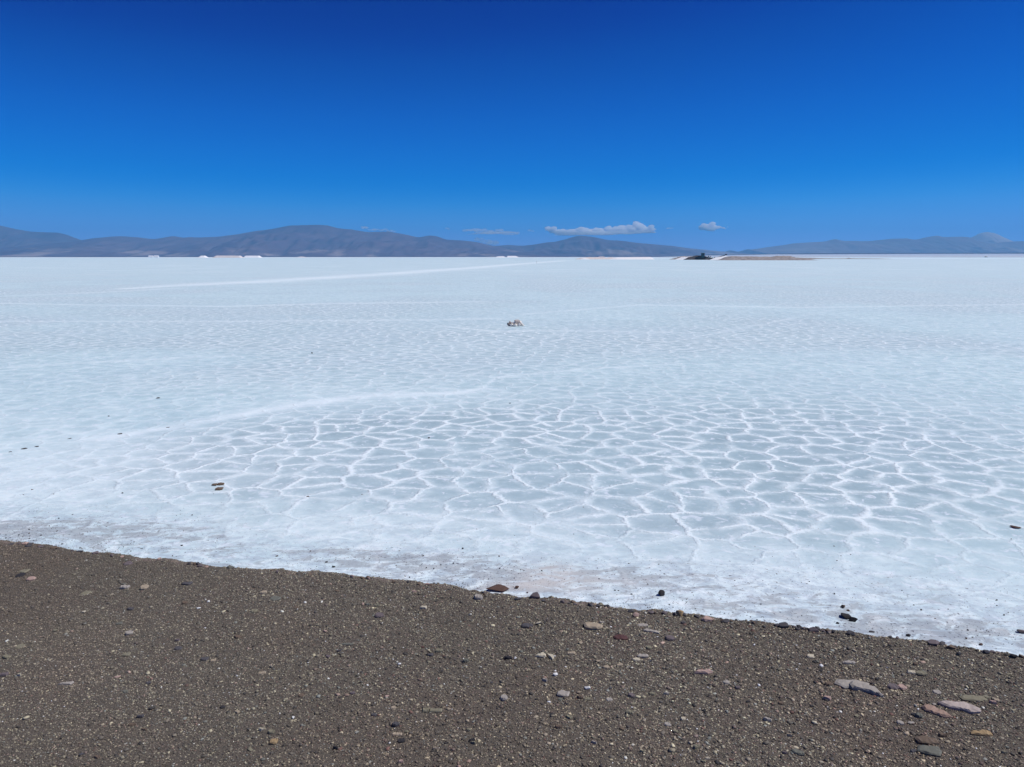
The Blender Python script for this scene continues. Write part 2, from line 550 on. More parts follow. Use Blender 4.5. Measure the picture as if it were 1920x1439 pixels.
dirt = np.zeros_like(X)
dirt += 0.85 * blob(40, 990, 1.5, 0.5)
dirt += 0.6 * blob(250, 1005, 1.6, 0.5, -0.12)
dirt += 0.58 * blob(880, 1065, 1.2, 0.35, -0.1)
dirt += 0.5 * blob(700, 1045, 0.9, 0.3)
dirt += 0.42 * blob(480, 1040, 0.9, 0.22)
dirt += 0.45 * blob(960, 1100, 0.7, 0.2)
dirt += 0.45 * blob(1130, 1080, 0.9, 0.3)
dirt += 0.35 * blob(1620, 1165, 1.2, 0.35)
dirt += 0.42 * blob(1800, 1190, 1.0, 0.22)
dirt += 0.30 * blob(1450, 1110, 2.2, 0.7)
dirt += 0.22 * near
dirt = np.clip(dirt * (0.8 + 0.5 * n1), 0, 1)
crumb = np.clip(np.exp(-np.clip(shore_d, 0, None) / 2.0) * (Y < 30) * (0.9 + 0.5 * n1), 0, 1)
tan = np.clip(0.6 * blob(1030, 1075, 0.30, 0.30) + 0.35 * blob(1085, 1092, 0.55, 0.2) + 0.5 * blob(960, 1100, 0.35, 0.12), 0, 1)
grey_line = line_mask([(1660, 483.6, 0.3), (1780, 483.4, 0.5), (1930, 483.3, 0.6)], 0.8) + line_mask([(1220, 485.6, 0.5), (1250, 485.8, 0.5)], 0.6)

Z = ZS + 0.012 * fbm(X, Y, 2.2, 81, 3) * (RR < 60)
V = np.stack([X, Y, Z], -1).reshape(-1, 3)
me = np_mesh('salt_flat', V, grid_faces(len(th), len(rings), True)[:, ::-1])
for k, v in (('poly', poly), ('white', white), ('dirt', dirt + grey_line * 0), ('tan', tan), ('crumb', crumb)):
    fattr(me, k, v)
tag(link('salt_flat', me, M_SALT, smooth=True), kind='structure')

# ------------------------------------------------------------------ far pale plain that climbs gently on the right
pxs = np.linspace(1290, 2300, 120)
v = np.linspace(0, 1, 40)
top_row = np.interp(pxs, [1290, 1345, 1450, 1540, 1920, 2300], [481.6, 480.6, 478.8, 477.6, 476.6, 476.0])


def plain(name, Y0, Y1, rows0, rows1, mat, bulge=0.0, lab=None):
    VV = []
    for i, p in enumerate(pxs):
        xa = (p - 960) / F
        for t in v:
            y = Y0 + (Y1 - Y0) * t
            row = rows0[i] + (rows1[i] - rows0[i]) * t
            z = H + (HOR - row) / F * y if Y0 > 5000 else (ZS - 0.06) + (H + (HOR - rows1[i]) / F * Y1 - ZS) * t ** 1.5
            VV.append((xa * (Y0 + Y1) / 2 * (0.6 + 0.4 * 2 * y / (Y0 + Y1)), y, z + 0.25 * vnoise(p, t * 9, 8, 91)))
    m_ = np_mesh(name, np.array(VV), grid_faces(len(pxs), len(v)))
    return tag(link(name, m_, mat, smooth=True), kind='structure')


plain('salt_plain', 3600, 9000, top_row, top_row, M_PALE)
plain('plain', 9000, 10500, top_row, np.maximum(top_row - 2.4, 473.8), M_BROWN)


# ------------------------------------------------------------------ mountains
def mountains(name, prof, Yc, depth, mat, seed, pw=1.5, gul=0.21):
    prof = sorted(prof)
    px = np.arange(prof[0][0], prof[-1][0] + 1, 2.5)
    py = np.interp(px, [p[0] for p in prof], [p[1] for p in prof])
    # soften the corners of the traced skyline, then roughen it a little
    ker = np.array([1, 2, 3, 2, 1.]) / 9
    py = np.convolve(np.pad(py, 2, mode='edge'), ker, mode='valid')
    xw = (px - 960) / F / (cp + sp * (719.5 - 460) / F) * Yc
    py = py + 0.55 * fbm(xw, xw * 0, Yc * 0.02, seed, 4)
    hc = np.maximum(H + (HOR - py) / F * Yc * 1.0 / (cp * (cp + sp * (719.5 - 460) / F)) * 1.0, 1.0)
    vf = np.linspace(0, 1, 46)
    VV = np.zeros((len(px), 46 + 14, 3))
    for k, t in enumerate(vf):
        ys = Yc - depth * (1 - t)
        sh = t ** pw
        n = fbm(xw + 0 * t, np.full_like(xw, ys), depth * 0.16, seed + 5, 5)
        rg = 1 - np.abs(fbm(xw * 1.0 + 300, np.full_like(xw, ys * 0.25), depth * 0.12, seed + 9, 4)) * 2
        z = hc * (sh + (gul * n + gul * 0.9 * (rg - 0.6)) * math.sin(math.pi * t ** 0.85) * 1.2)
        z = np.minimum(z, hc * (0.999 - 0.25 * (1 - t)))
        VV[:, k] = np.stack([xw, np.full_like(xw, ys), np.maximum(z, -1.2) - (2 if k == 0 else 0)], -1)
    for k in range(14):
        t = (k + 1) / 14
        ys = Yc + depth * 0.7 * t
        VV[:, 46 + k] = np.stack([xw, np.full_like(xw, ys), hc * (1 - t) ** 1.2 - 2 * t], -1)
    m_ = np_mesh(name, VV.reshape(-1, 3), grid_faces(len(px), 60))
    return tag(link(name, m_, mat, smooth=True), kind='structure')


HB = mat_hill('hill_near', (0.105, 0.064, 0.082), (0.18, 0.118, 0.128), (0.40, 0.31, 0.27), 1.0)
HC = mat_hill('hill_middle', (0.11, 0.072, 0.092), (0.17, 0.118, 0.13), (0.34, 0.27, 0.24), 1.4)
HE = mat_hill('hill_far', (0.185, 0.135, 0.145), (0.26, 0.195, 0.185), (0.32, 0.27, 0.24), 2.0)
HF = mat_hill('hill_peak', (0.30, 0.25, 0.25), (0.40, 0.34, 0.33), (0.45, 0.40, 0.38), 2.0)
MA = [(-260, 440), (-120, 428), (-40, 421), (0, 424), (30, 431), (60, 436), (90, 437.5), (110, 438), (128, 442), (150, 450), (190, 462), (240, 472)]
MB = [(-300, 478), (-150, 473), (0, 469), (70, 466), (80, 461), (120, 457), (150, 453), (175, 448), (210, 445), (225, 444), (255, 446), (290, 449.5),
      (325, 444), (345, 447.5), (355, 446), (375, 447), (410, 445), (450, 440), (480, 435), (500, 433), (545, 425), (575, 424.5), (600, 424),
      (615, 424.5), (635, 430), (660, 432), (690, 437), (715, 436), (730, 435.5), (755, 440), (785, 446.5), (805, 443), (818, 444), (835, 450),
      (865, 452), (895, 455), (915, 460), (935, 463), (970, 469), (1010, 475), (1060, 480)]
MC = [(800, 472), (880, 463), (930, 462), (955, 460), (980, 462), (1010, 458), (1025, 455.5), (1040, 455), (1060, 450), (1080, 444), (1090, 443), (1110, 445),
      (1140, 451), (1160, 452), (1200, 457), (1260, 462), (1300, 467), (1340, 471), (1400, 475), (1480, 479)]
MD = [(1300, 479), (1340, 475), (1358, 473.5), (1368, 469.5), (1385, 473), (1403, 467), (1425, 474), (1445, 476.5), (1500, 479)]
ME = [(1330, 476), (1380, 473), (1440, 464), (1470, 460), (1490, 457), (1545, 454), (1565, 449), (1582, 453), (1630, 453), (1670, 449), (1700, 448.5),
      (1715, 451), (1735, 446.5), (1755, 443), (1767, 446), (1800, 445), (1815, 446), (1830, 450), (1855, 455), (1870, 456), (1900, 454), (1960, 452),
      (2080, 446), (2240, 455)]
MF = [(1760, 462), (1805, 452), (1822, 446), (1836, 438.5), (1850, 437), (1865, 439.5), (1882, 447), (1900, 454), (1940, 461)]
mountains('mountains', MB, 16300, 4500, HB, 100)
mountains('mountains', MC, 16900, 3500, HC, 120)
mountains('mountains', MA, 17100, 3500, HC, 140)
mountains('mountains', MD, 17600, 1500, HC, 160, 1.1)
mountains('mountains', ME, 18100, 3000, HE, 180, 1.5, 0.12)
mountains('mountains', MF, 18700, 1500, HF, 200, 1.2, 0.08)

# ------------------------------------------------------------------ haze
HX = 19900.0
bm = bmesh.new()
bmesh.ops.create_cube(bm, size=1)
bmesh.ops.scale(bm, vec=(2 * HX, 2 * HX, 700 + 3.1), verts=bm.verts)
bmesh.ops.translate(bm, vec=(0, 0, (700 - 3.1) / 2), verts=bm.verts)
me = bpy.data.meshes.new('haze')
bm.to_mesh(me)
bm.free()
hm = bpy.data.materials.new('haze_air')
hm.use_nodes = True
hm.node_tree.nodes.clear()
o_ = hm.node_tree.nodes.new('ShaderNodeOutputMaterial')
pv = hm.node_tree.nodes.new('ShaderNodeVolumePrincipled')
pv.inputs['Density'].default_value = 4.5e-5
pv.inputs['Color'].default_value = (0.10, 0.55, 1.0, 1)
pv.inputs['Anisotropy'].default_value = 0.0
hm.node_tree.links.new(pv.outputs[0], o_.inputs['Volume'])
tag(link('haze', me, hm), kind='stuff')

# ------------------------------------------------------------------ clouds (outside the haze box)
def mat_cloud(name, dens):
    m = bpy.data.materials.new(name)
    m.use_nodes = True
    t = m.node_tree
    t.nodes.clear()
    o_ = t.nodes.new('ShaderNodeOutputMaterial')
    v_ = t.nodes.new('ShaderNodeVolumePrincipled')
    v_.inputs['Density'].default_value = dens
    v_.inputs['Color'].default_value = (1, 1, 1, 1)
    t.links.new(v_.outputs[0], o_.inputs['Volume'])
    return m


cm = mat_cloud('cloud_vapour', 0.017)
cm2 = mat_cloud('thin_cloud_vapour', 0.005)
YC = 22500.0


def cloud(label, puffs, mat, seed, group=None):
    """puffs: (px, py, half width px, half height px) joined into one lumpy hull"""
    rnd = random.Random(seed)
    bm = bmesh.new()
    m = YC / F
    for (a, b, rx, ry) in puffs:
        c = atY(a, b, YC)
        n_ = max(6, int(4 + rx * 1.1))
        for i in range(n_):
            f = rnd.uniform(0.35, 0.75)
            ox, oy, oz = rnd.gauss(0, 0.42) * rx * m, rnd.gauss(0, 0.4) * rx * m, rnd.gauss(0.0, 0.36) * ry * m
            vs = bmesh.ops.create_icosphere(bm, subdivisions=2, radius=1)['verts']
            o3 = rnd.random() * 50
            for v_ in vs:
                q = v_.co.copy()
                d = 1 + 0.25 * float(vnoise(q.x * 2 + o3, q.y * 2 + q.z * 3, 0.8, 5))
                if q.z < -0.1: q.z = -0.1 + (q.z + 0.1) * 0.5
                rr_ = min(rx, ry * 2.2)
                v_.co = Vector((c.x + ox + q.x * (rr_ if rx < 5 * ry else rx * 0.6) * m * f * d, YC + oy + q.y * rr_ * m * f * d, c.z + oz + q.z * ry * m * f * d))
    me = bpy.data.meshes.new('cloud')
    bm.to_mesh(me)
    bm.free()
    rm = link('cloud', me, mat, smooth=True)
    md = rm.modifiers.new('remesh', 'REMESH')
    md.mode = 'VOXEL'
    md.voxel_size = 18
    return tag(rm, label, 'cloud', group)


cloud('long white cumulus bank just above the pointed middle mountain',
      [(1033, 431, 9, 6), (1047, 435, 12, 5), (1062, 435, 12, 4.5), (1078, 434, 12, 5), (1092, 433, 12, 5), (1108, 434, 12, 4.5), (1124, 433, 12, 5),
       (1140, 430, 8, 6), (1155, 432, 12, 5), (1165, 427, 9, 6), (1178, 431, 10, 7), (1190, 426, 9, 8), (1200, 428, 10, 7), (1213, 430, 11, 6),
       (1224, 431, 7, 4), (1120, 438, 60, 3.2), (1180, 436, 40, 3)], cm, 1)
cloud('small fluffy white cloud alone right of the long bank',
      [(1318, 427, 9, 5), (1330, 425, 9, 6), (1342, 427, 9, 4.5), (1330, 430, 12, 3.5), (1356, 428, 7, 1.8)], cm, 2)
cloud('thin white cloud streak left of the long bank',
      [(880, 432, 12, 3), (900, 432, 13, 3.5), (918, 436, 12, 3.5), (938, 433, 10, 3), (950, 436, 12, 3.4), (966, 438, 10, 3), (925, 438, 40, 2.5)], cm2, 3)
cloud('little cloud low behind the right shoulder of the broad mountain',
      [(897, 449, 7, 4), (907, 453, 8, 4), (920, 456, 9, 4), (928, 457, 7, 3)], cm2, 4)
cloud('faint cloud veil touching the right slope of the broad mountain',
      [(682, 428, 11, 3), (700, 431, 14, 2), (722, 432, 9, 3.2), (734, 434, 9, 2)], cm2, 5)
cloud('tiny cloud puff between the long bank and the small fluffy cloud',
      [(1253, 428.5, 6, 2.2), (1259, 429, 4, 1.5)], cm2, 6)
cloud('tiny cloud puff above the left end of the thin streak', [(837, 429, 4, 3), (841, 430, 3, 2)], cm2, 7)
cloud('tiny cloud puff between the thin streak and the long bank', [(993, 433, 5, 2.2), (998, 434, 4, 1.8)], cm2, 8)


# ------------------------------------------------------------------ far things on the crust
def rowY(row):                                      # distance of a crust row
    return at(960, row).y


def bm_obj(name, bm, mat, parent=None, bevel=0, smooth=False):
    me = bpy.data.meshes.new(name)
    bmesh.ops.recalc_face_normals(bm, faces=bm.faces)
    bm.to_mesh(me)
    bm.free()
    o = link(name, me, mat, parent, smooth)
    if bevel:
        md = o.modifiers.new('bevel', 'BEVEL')
        md.width = bevel
        md.segments = 2
    return o


def add_box(bm, c, s, rot=None):
    m = Matrix.Translation(c)
    if rot: m = m @ Euler(rot).to_matrix().to_4x4()
    m = m @ Matrix.Diagonal((s[0], s[1], s[2], 1))
    bmesh.ops.create_cube(bm, size=1, matrix=m)


def add_bar(bm, a, b, r, seg=8):
    a, b = Vector(a), Vector(b)
    d = b - a
    m = Matrix.Translation((a + b) / 2) @ d.to_track_quat('Z', 'Y').to_matrix().to_4x4()
    bmesh.ops.create_cone(bm, cap_ends=True, segments=seg, radius1=r, radius2=r, depth=d.length, matrix=m)


def mound(name, label, cat, prof, base, mat, depth, seed, group=None, rough=0.12, flat=False):
    """a heap whose crest follows prof [(px, row)] above the crust row 'base'"""
    Y0 = rowY(base)
    px = np.linspace(prof[0][0], prof[-1][0], max(24, int((prof[-1][0] - prof[0][0]) * 1.5)))
    row = np.interp(px, [p[0] for p in prof], [p[1] for p in prof])
    Yc = Y0 + depth * 0.5
    hh = np.maximum((H + (HOR - row) / F * Yc) - ZS, 0.0)
    xw = (px - 960) / F * Yc
    nv = 17
    VV = np.zeros((len(px), nv, 3))
    for k in range(nv):
        t = k / (nv - 1)
        prof_t = min(1.0, (1 - abs(2 * t - 1)) * (1.9 if flat else 1.25)) ** 0.9
        y = Y0 + depth * t
        n = fbm(xw, np.full_like(xw, y), depth * 0.25, seed, 4)
        z = hh * (prof_t + rough * n * math.sin(math.pi * t))
        VV[:, k] = np.stack([xw, np.full_like(xw, y) + rough * depth * 0.3 * n, ZS - 0.05 + np.maximum(z, 0)], -1)
    m_ = np_mesh(name, VV.reshape(-1, 3), grid_faces(len(px), nv))
    o = link(name, m_, mat, smooth=not flat)
    return tag(o, label, cat, group)


G = 'salt heaps out on the flat'
mound('salt_heap', 'short white flat-topped salt heap, left of the long pinkish one', 'salt heap', [(379, 483.6), (386, 479.9), (392, 479.9), (397.5, 483.6)], 483.6, M_HEAP, 24, 1, G, 0.03, True)
mound('salt_heap', 'long pinkish flat-topped salt heap with pale rim below the broad mountain', 'salt heap', [(407, 483.8), (414, 479.7), (457, 479.8), (462.5, 483.8)], 483.8, M_HEAP_T, 24, 2, G, 0.03, True)
mound('salt_heap', 'white flat-topped salt heap, right of the long pinkish one', 'salt heap', [(463.5, 483.6), (468, 479.9), (492, 479.9), (497.5, 483.6)], 483.6, M_HEAP, 24, 3, G, 0.03, True)
mound('salt_heap', 'tiny low tan heap alone right of the three flat-topped heaps', 'salt heap', [(560, 483.0), (568, 481.5), (574, 481.6), (580, 483.0)], 483.1, M_HEAP_T, 20, 4, G, 0.1)
mound('salt_heap', 'low white salt heap, left one of a pair near mid horizon', 'salt heap', [(929, 483.0), (933, 481.2), (944, 480.8), (948.5, 483)], 483.2, M_HEAP, 30, 5, G, 0.08)
mound('salt_heap', 'low white salt heap, right one of a pair near mid horizon', 'salt heap', [(949.8, 483.2), (951.5, 480.3), (967, 480.4), (969, 481.4), (974, 483.2)], 483.3, M_HEAP, 30, 6, G, 0.08)
mound('salt_heap', 'long bright white low salt bank right of the tan rubble', 'salt heap', [(1140, 486.6), (1152, 483.2), (1185, 482.4), (1216, 482.2), (1223, 486.6)], 486.9, M_HEAP, 22, 7, G, 0.06)
mound('rubble_heap', 'low mixed white and tan rubble left of the long bright bank', 'rubble', [(1078, 486), (1086, 483.4), (1100, 482.9), (1112, 483), (1135, 482.9), (1155, 483.4), (1168, 486.4)], 486.6, M_HEAP_T, 22, 8, None, 0.4)
mound('salt_heap', 'small white salt heap in front of the tan rubble', 'salt heap', [(1086, 486.5), (1091, 484.2), (1099, 484.4), (1104, 486.5)], 486.9, M_HEAP, 9, 9, G, 0.3)


def shed(label, p0, p1, top, base, mat, group=None):
    Y0 = rowY(base)
    a, b = (p0 - 960) / F * Y0, (p1 - 960) / F * Y0
    h = (base - top) / F * Y0
    r = bpy.data.objects.new('shed', None)
    COL.objects.link(r)
    r.location = ((a + b) / 2, Y0 + 4, ZS)
    tag(r, label, 'shed', group)
    L = b - a
    bm = bmesh.new()
    add_box(bm, (0, 0, h * 0.18), (L, 7, h * 0.38))
    bm_obj('wall', bm, mat, r)
    bm = bmesh.new()
    z0, z1 = h * 0.36, h
    vs = [bm.verts.new(p) for p in ((-L / 2 - .3, -3.9, z0), (L / 2 + .3, -3.9, z0), (L / 2 + .3, 3.9, z0), (-L / 2 - .3, 3.9, z0), (-L / 2 - .3, 0, z1), (L / 2 + .3, 0, z1))]
    for f in ((0, 1, 5, 4), (2, 3, 4, 5), (0, 4, 3), (1, 2, 5), (3, 2, 1, 0)): bm.faces.new([vs[i] for i in f])
    bm_obj('roof', bm, M_WHITE if mat is M_WHITE else M_ROOF, r)
    bm = bmesh.new()
    add_box(bm, (L * 0.2, -3.53, h * 0.17), (L * 0.14, 0.1, h * 0.34))
    bm_obj('door', bm, M_ROOF, r)
    return r


shed('small white shed far left on the horizon, left of the two', 287, 295, 479.6, 483.0, M_WHITE, 'white sheds on the horizon')
shed('small white shed far left on the horizon, right of the two', 297, 305.5, 479.5, 483.0, M_WHITE, 'white sheds on the horizon')
shed('tiny dark hut alone on the far pale plain at right', 1836.5, 1839.8, 480.2, 482.9, M_STEEL)

# white trailer on the rubble
Yt = rowY(486.6) + 16
r = bpy.data.objects.new('trailer', None)
COL.objects.link(r)
r.location = ((1125.5 - 960) / F * Yt, Yt, ZS + 0.9)
tag(r, 'white box trailer standing above the tan rubble', 'trailer')
bm = bmesh.new()
add_box(bm, (0, 0, 1.75), (6.6, 2.4, 1.9))
bm_obj('box', bm, M_WHITE, r, 0.08)
bm = bmesh.new()
add_box(bm, (0, 0, 0.68), (6.4, 1.8, 0.22))
bm_obj('chassis', bm, M_STEEL, r)
for sx in (-2.0, 2.0):
    for sy in (-1.05, 1.05):
        bm = bmesh.new()
        add_bar(bm, (sx, sy - 0.14, 0.45), (sx, sy + 0.14, 0.45), 0.45, 16)
        bm_obj('wheel', bm, M_STEEL, r)

# dark pickup beside the rubble
Yt = rowY(486.2)
r = bpy.data.objects.new('pickup_truck', None)
COL.objects.link(r)
r.location = ((1109.5 - 960) / F * Yt, Yt - 2, ZS)
tag(r, 'dark pickup truck parked in front of the tan rubble', 'truck')
bm = bmesh.new()
add_box(bm, (0, 0, 0.75), (4.6, 1.8, 0.6))
bm_obj('body', bm, M_STEEL, r, 0.1)
bm = bmesh.new()
add_box(bm, (-0.4, 0, 1.35), (1.7, 1.6, 0.65))
bm_obj('cab', bm, M_GLASS, r, 0.15)
for sx in (-1.5, 1.5):
    for sy in (-0.85, 0.85):
        bm = bmesh.new()
        add_bar(bm, (sx, sy - 0.12, 0.38), (sx, sy + 0.12, 0.38), 0.38, 14)
        bm_obj('wheel', bm, M_STEEL, r)

# thin marker post
Yp = rowY(495)
r = bpy.data.objects.new('marker_post', None)
COL.objects.link(r)
r.location = ((1005.5 - 960) / F * Yp, Yp, ZS)
tag(r, 'thin pale post standing alone on the salt below the pointed mountain', 'post')
bm = bmesh.new()
add_bar(bm, (0, 0, 0), (0, 0, 1.4), 0.04)
bm_obj('shaft', bm, M_WOOD, r)
bm = bmesh.new()
add_bar(bm, (0, 0, 1.4), (0, 0, 1.45), 0.06)
bm_obj('cap', bm, M_WHITE, r)

# the spoil heaps around the machine
mound('spoil_heap', 'low tan spoil heap, left end under the dark machine', 'spoil heap', [(1251, 486.8), (1262, 484.0), (1272, 481.5), (1290, 480.9), (1304, 483), (1312, 486.8)], 487.0, M_RUB, 16, 11, None, 0.25)
mound('salt_heap', 'white salt patch heaped between tan spoil and dark earth', 'salt heap', [(1262, 486.8), (1270, 483.6), (1279, 482.0), (1286, 483.4), (1290, 486.8)], 487.3, M_HEAP, 7, 12, G, 0.3)
mound('earth_heap', 'dark earth heap rising to the dark machine', 'earth heap', [(1278, 487), (1287, 483), (1296, 480.8), (1306, 479.2), (1316, 479.6), (1322, 482), (1332, 484), (1338, 487)], 487.6, M_DARK, 13, 13, None, 0.25)
mound('salt_heap', 'white salt heap under the slanting conveyor', 'salt heap', [(1326, 487.2), (1334, 484), (1344, 482), (1354, 480.6), (1360, 481.5), (1366, 487.2)], 487.9, M_HEAP, 12, 14, G, 0.15)
mound('spoil_heap', 'long tan brown spoil bank right of the slanting conveyor', 'spoil heap',
      [(1333, 488.2), (1345, 486.8), (1354, 482.4), (1362, 480.6), (1380, 481.4), (1400, 481.9), (1425, 481.6), (1440, 482.2), (1450, 480.6), (1462, 480.2), (1472, 480.6), (1482, 482.4), (1498, 483.6), (1512, 486), (1520, 487.6)],
      488.4, M_RUB, 26, 15, None, 0.22)
mound('spoil_heap', 'thin low brown spoil ridge trailing away to the right', 'spoil heap',
      [(1468, 486.0), (1490, 483.4), (1510, 483.6), (1530, 484.4), (1560, 484.9), (1580, 484.7), (1584, 483.6), (1588, 484.7), (1640, 485.1), (1668, 485.9)], 486.1, M_RUB, 14, 16, None, 0.15)

# digger: dark machine with a faded green cab
Yd = rowY(487.6) + 2.0
K = Yd / F
bx_ = (1312 - 960) * K
r = bpy.data.objects.new('excavator', None)
COL.objects.link(r)
r.location = (bx_, Yd, ZS)
tag(r, 'dark excavator with faded green cab and arms reaching right on the spoil heaps', 'excavator')
zb = 0.6
bm = bmesh.new()
for sy in (-1.5, 1.5):
    add_box(bm, (0, sy, zb + 0.5), (6.4, 0.7, 1.0))
bm_obj('track', bm, M_STEEL, r, 0.3)
bm = bmesh.new()
add_box(bm, (-1.6, 0, zb + 2.2), (5.2, 2.9, 2.2))
add_box(bm, (-5.2, 0, zb + 1.6), (2.2, 2.4, 1.6))
bm_obj('body', bm, M_STEEL, r, 0.25)
bm = bmesh.new()
add_box(bm, (0.3, -0.9, zb + 3.8), (3.2, 1.8, 4.0))
cab = bm_obj('cab', bm, M_TEAL, r, 0.2)
bm = bmesh.new()
add_box(bm, (0.3, -1.83, zb + 4.6), (2.4, 0.08, 1.5))
bm_obj('window', bm, M_GLASS, cab)
bm = bmesh.new()
add_box(bm, (0.0, -0.9, zb + 5.93), (3.8, 2.1, 0.3))
bm_obj('cab_roof', bm, M_STEEL, r, 0.05)
bm = bmesh.new()
add_box(bm, (3.6, 0.3, zb + 1.7), (4.6, 0.8, 1.0), (0, R(25), 0))
add_box(bm, (5.2, 0.3, zb + 1.6), (4.4, 0.7, 0.8), (0, R(-42), 0))
bm_obj('boom', bm, M_STEEL, r, 0.1)
bm = bmesh.new()
add_box(bm, (7.4, 0.3, zb + 1.4), (3.8, 0.6, 0.6), (0, R(-52), 0))
bm_obj('arm', bm, M_STEEL, r, 0.08)
bm = bmesh.new()
add_box(bm, (9.2, 0.3, zb + 0.8), (2.6, 1.2, 0.8), (0, R(-30), 0))
bm_obj('bucket', bm, M_STEEL, r, 0.1)

r = bpy.data.objects.new('conveyor', None)
COL.objects.link(r)
x0, x1 = (1335 - 1312) * K, (1353 - 1312) * K
r.location = (bx_ + x0, Yd - 6, ZS)
tag(r, 'dark slanting conveyor climbing rightwards over the white heap', 'conveyor')
L = x1 - x0
bm = bmesh.new()
add_bar(bm, (0, 0, 2.0), (L, 0, 4.9), 0.28)
add_bar(bm, (0, 1.0, 2.0), (L, 1.0, 4.9), 0.28)
bm_obj('frame', bm, M_STEEL, r)
bm = bmesh.new()
add_box(bm, (L, 0.5, 5.1), (1.7, 1.6, 1.1))
bm_obj('head', bm, M_STEEL, r, 0.1)
for q in (0.35, 0.8):
    for sy in (0, 1.0):
        bm = bmesh.new()
        add_bar(bm, (L * q, sy, 0.0), (L * q, sy, 2.0 + 2.9 * q), 0.12)
        bm_obj('leg', bm, M_STEEL, r)
bm = bmesh.new()
add_bar(bm, (-4.5, 0.3, 0.2), (-1.0, 0.3, 2.8), 0.35)
add_box(bm, (-5.0, 0.3, 0.9), (1.4, 1.4, 1.8))
bm_obj('feeder', bm, M_STEEL, r)


# ------------------------------------------------------------------ stones
def hull_rock(seed, sx, sy, sz, npts=16, chunk=0.35):
    rnd = random.Random(seed)
    bm = bmesh.new()
    for i in range(npts):
        d = Vector((rnd.gauss(0, 1), rnd.gauss(0, 1), rnd.gauss(0, 1))).normalized() * (1 - chunk * rnd.random())
        bm.verts.new((d.x * sx / 2, d.y * sy / 2, d.z * sz / 2))
    bmesh.ops.convex_hull(bm, input=bm.verts)
    dead = [v_ for v_ in bm.verts if not v_.link_faces]
    if dead: bmesh.ops.delete(bm, geom=dead, context='VERTS')
    s = min(sx, sy, sz)
    try:
        bmesh.ops.bevel(bm, geom=list(bm.edges), offset=s * 0.05, segments=1, affect='EDGES', profile=0.6, clamp_overlap=True)
    except Exception:
        pass
    return bm


def slab(seed, outline, sx, sy, th):
    """flat broken stone: outline in -1..1, real size sx by sy, thickness th"""
    rnd = random.Random(seed)
    bm = bmesh.new()
    n = len(outline)
    # subdivide the outline for a rougher edge
    pts = []
    for i in range(n):
        a, b = outline[i], outline[(i + 1) % n]
        for k in range(3):
            t = k / 3
            j = 0 if k == 0 else 0.035
            pts.append((a[0] * (1 - t) + b[0] * t + rnd.uniform(-j, j), a[1] * (1 - t) + b[1] * t + rnd.uniform(-j, j)))
    lo = [bm.verts.new((p[0] * sx / 2 * 0.97, p[1] * sy / 2 * 0.97, -th / 2)) for p in pts]
    hi = [bm.verts.new((p[0] * sx / 2, p[1] * sy / 2, th / 2 * (0.35 + rnd.random() * 0.5))) for p in pts]
    inr = [bm.verts.new((p[0] * sx / 2 * 0.82, p[1] * sy / 2 * 0.82, th / 2 * (1.1 + rnd.random() * 0.5))) for p in pts]
    m = len(pts)
    for i in range(m):
        j = (i + 1) % m
        bm.faces.new((lo[i], lo[j], hi[j], hi[i]))
        bm.faces.new((hi[i], hi[j], inr[j], inr[i]))
    bm.faces.new(inr)
    bm.faces.new(lo[::-1])
    bmesh.ops.triangulate(bm, faces=[f for f in bm.faces if len(f.verts) > 4])
    return bm


PALM = {
    'tan': (0.38, 0.31, 0.225, 1), 'cream': (0.54, 0.48, 0.36, 1), 'white': (0.74, 0.73, 0.70, 1), 'grey': (0.36, 0.325, 0.285, 1),
    'dark_grey': (0.085, 0.08, 0.085, 1), 'black': (0.035, 0.033, 0.036, 1), 'pink': (0.44, 0.31, 0.26, 1), 'salmon': (0.36, 0.245, 0.19, 1),
    'purple': (0.15, 0.122, 0.125, 1), 'maroon': (0.095, 0.045, 0.043, 1), 'green_grey': (0.145, 0.145, 0.12, 1), 'ochre': (0.34, 0.24, 0.13, 1),
    'brown': (0.15, 0.11, 0.08, 1), 'rust': (0.105, 0.062, 0.048, 1), 'lilac': (0.46, 0.385, 0.345, 1), 'olive': (0.22, 0.20, 0.14, 1)}


def stone(label, col, px, py, wpx, hpx=None, thick=None, yaw=0.0, shape='rock', on='gravel', outline=None, name='stone', group=None, tilt=(0, 0), sink=0.3, seed=None):
    """px, py: middle of the stone in the photo; wpx, hpx: its size there"""
    global SEED
    SEED += 1
    seed = seed or SEED
    z0 = 0.0 if on == 'gravel' else ZS
    p = at(px, py, z0)
    dist = math.sqrt(p.x ** 2 + p.y ** 2 + (H - z0) ** 2)
    wm = wpx / F * dist
    hpx = hpx or wpx * 0.5
    el = math.asin((H - z0) / dist)
    if shape == 'rock':
        zt = thick if thick else hpx / F * dist * 0.85
        dm = max(wm * 0.75, zt)
    else:
        zt = thick or 0.018
        dm = max((hpx / F * dist - zt * math.cos(el) * 0.5) / math.sin(el), wm * 0.25)
    if shape == 'rock':
        bm = hull_rock(seed, wm, dm, zt)
    else:
        bm = slab(seed, outline or OUTL[seed % len(OUTL)], wm, dm, zt)
    o = bm_obj(name, bm, mat_stone(col + '_stone', PALM[col]))
    z = float(zg(p.x, p.y)) if on == 'gravel' else ZS
    if shape == 'slab': sink = sink + (0.22 if on == 'gravel' else 0.1)
    o.location = (p.x, p.y, z + zt * (0.5 - sink))
    o.rotation_euler = (tilt[0], tilt[1], yaw)
    return tag(o, label, 'stone' if name in ('stone', 'pebble', 'salt_block') else name.replace('_', ' '), group)


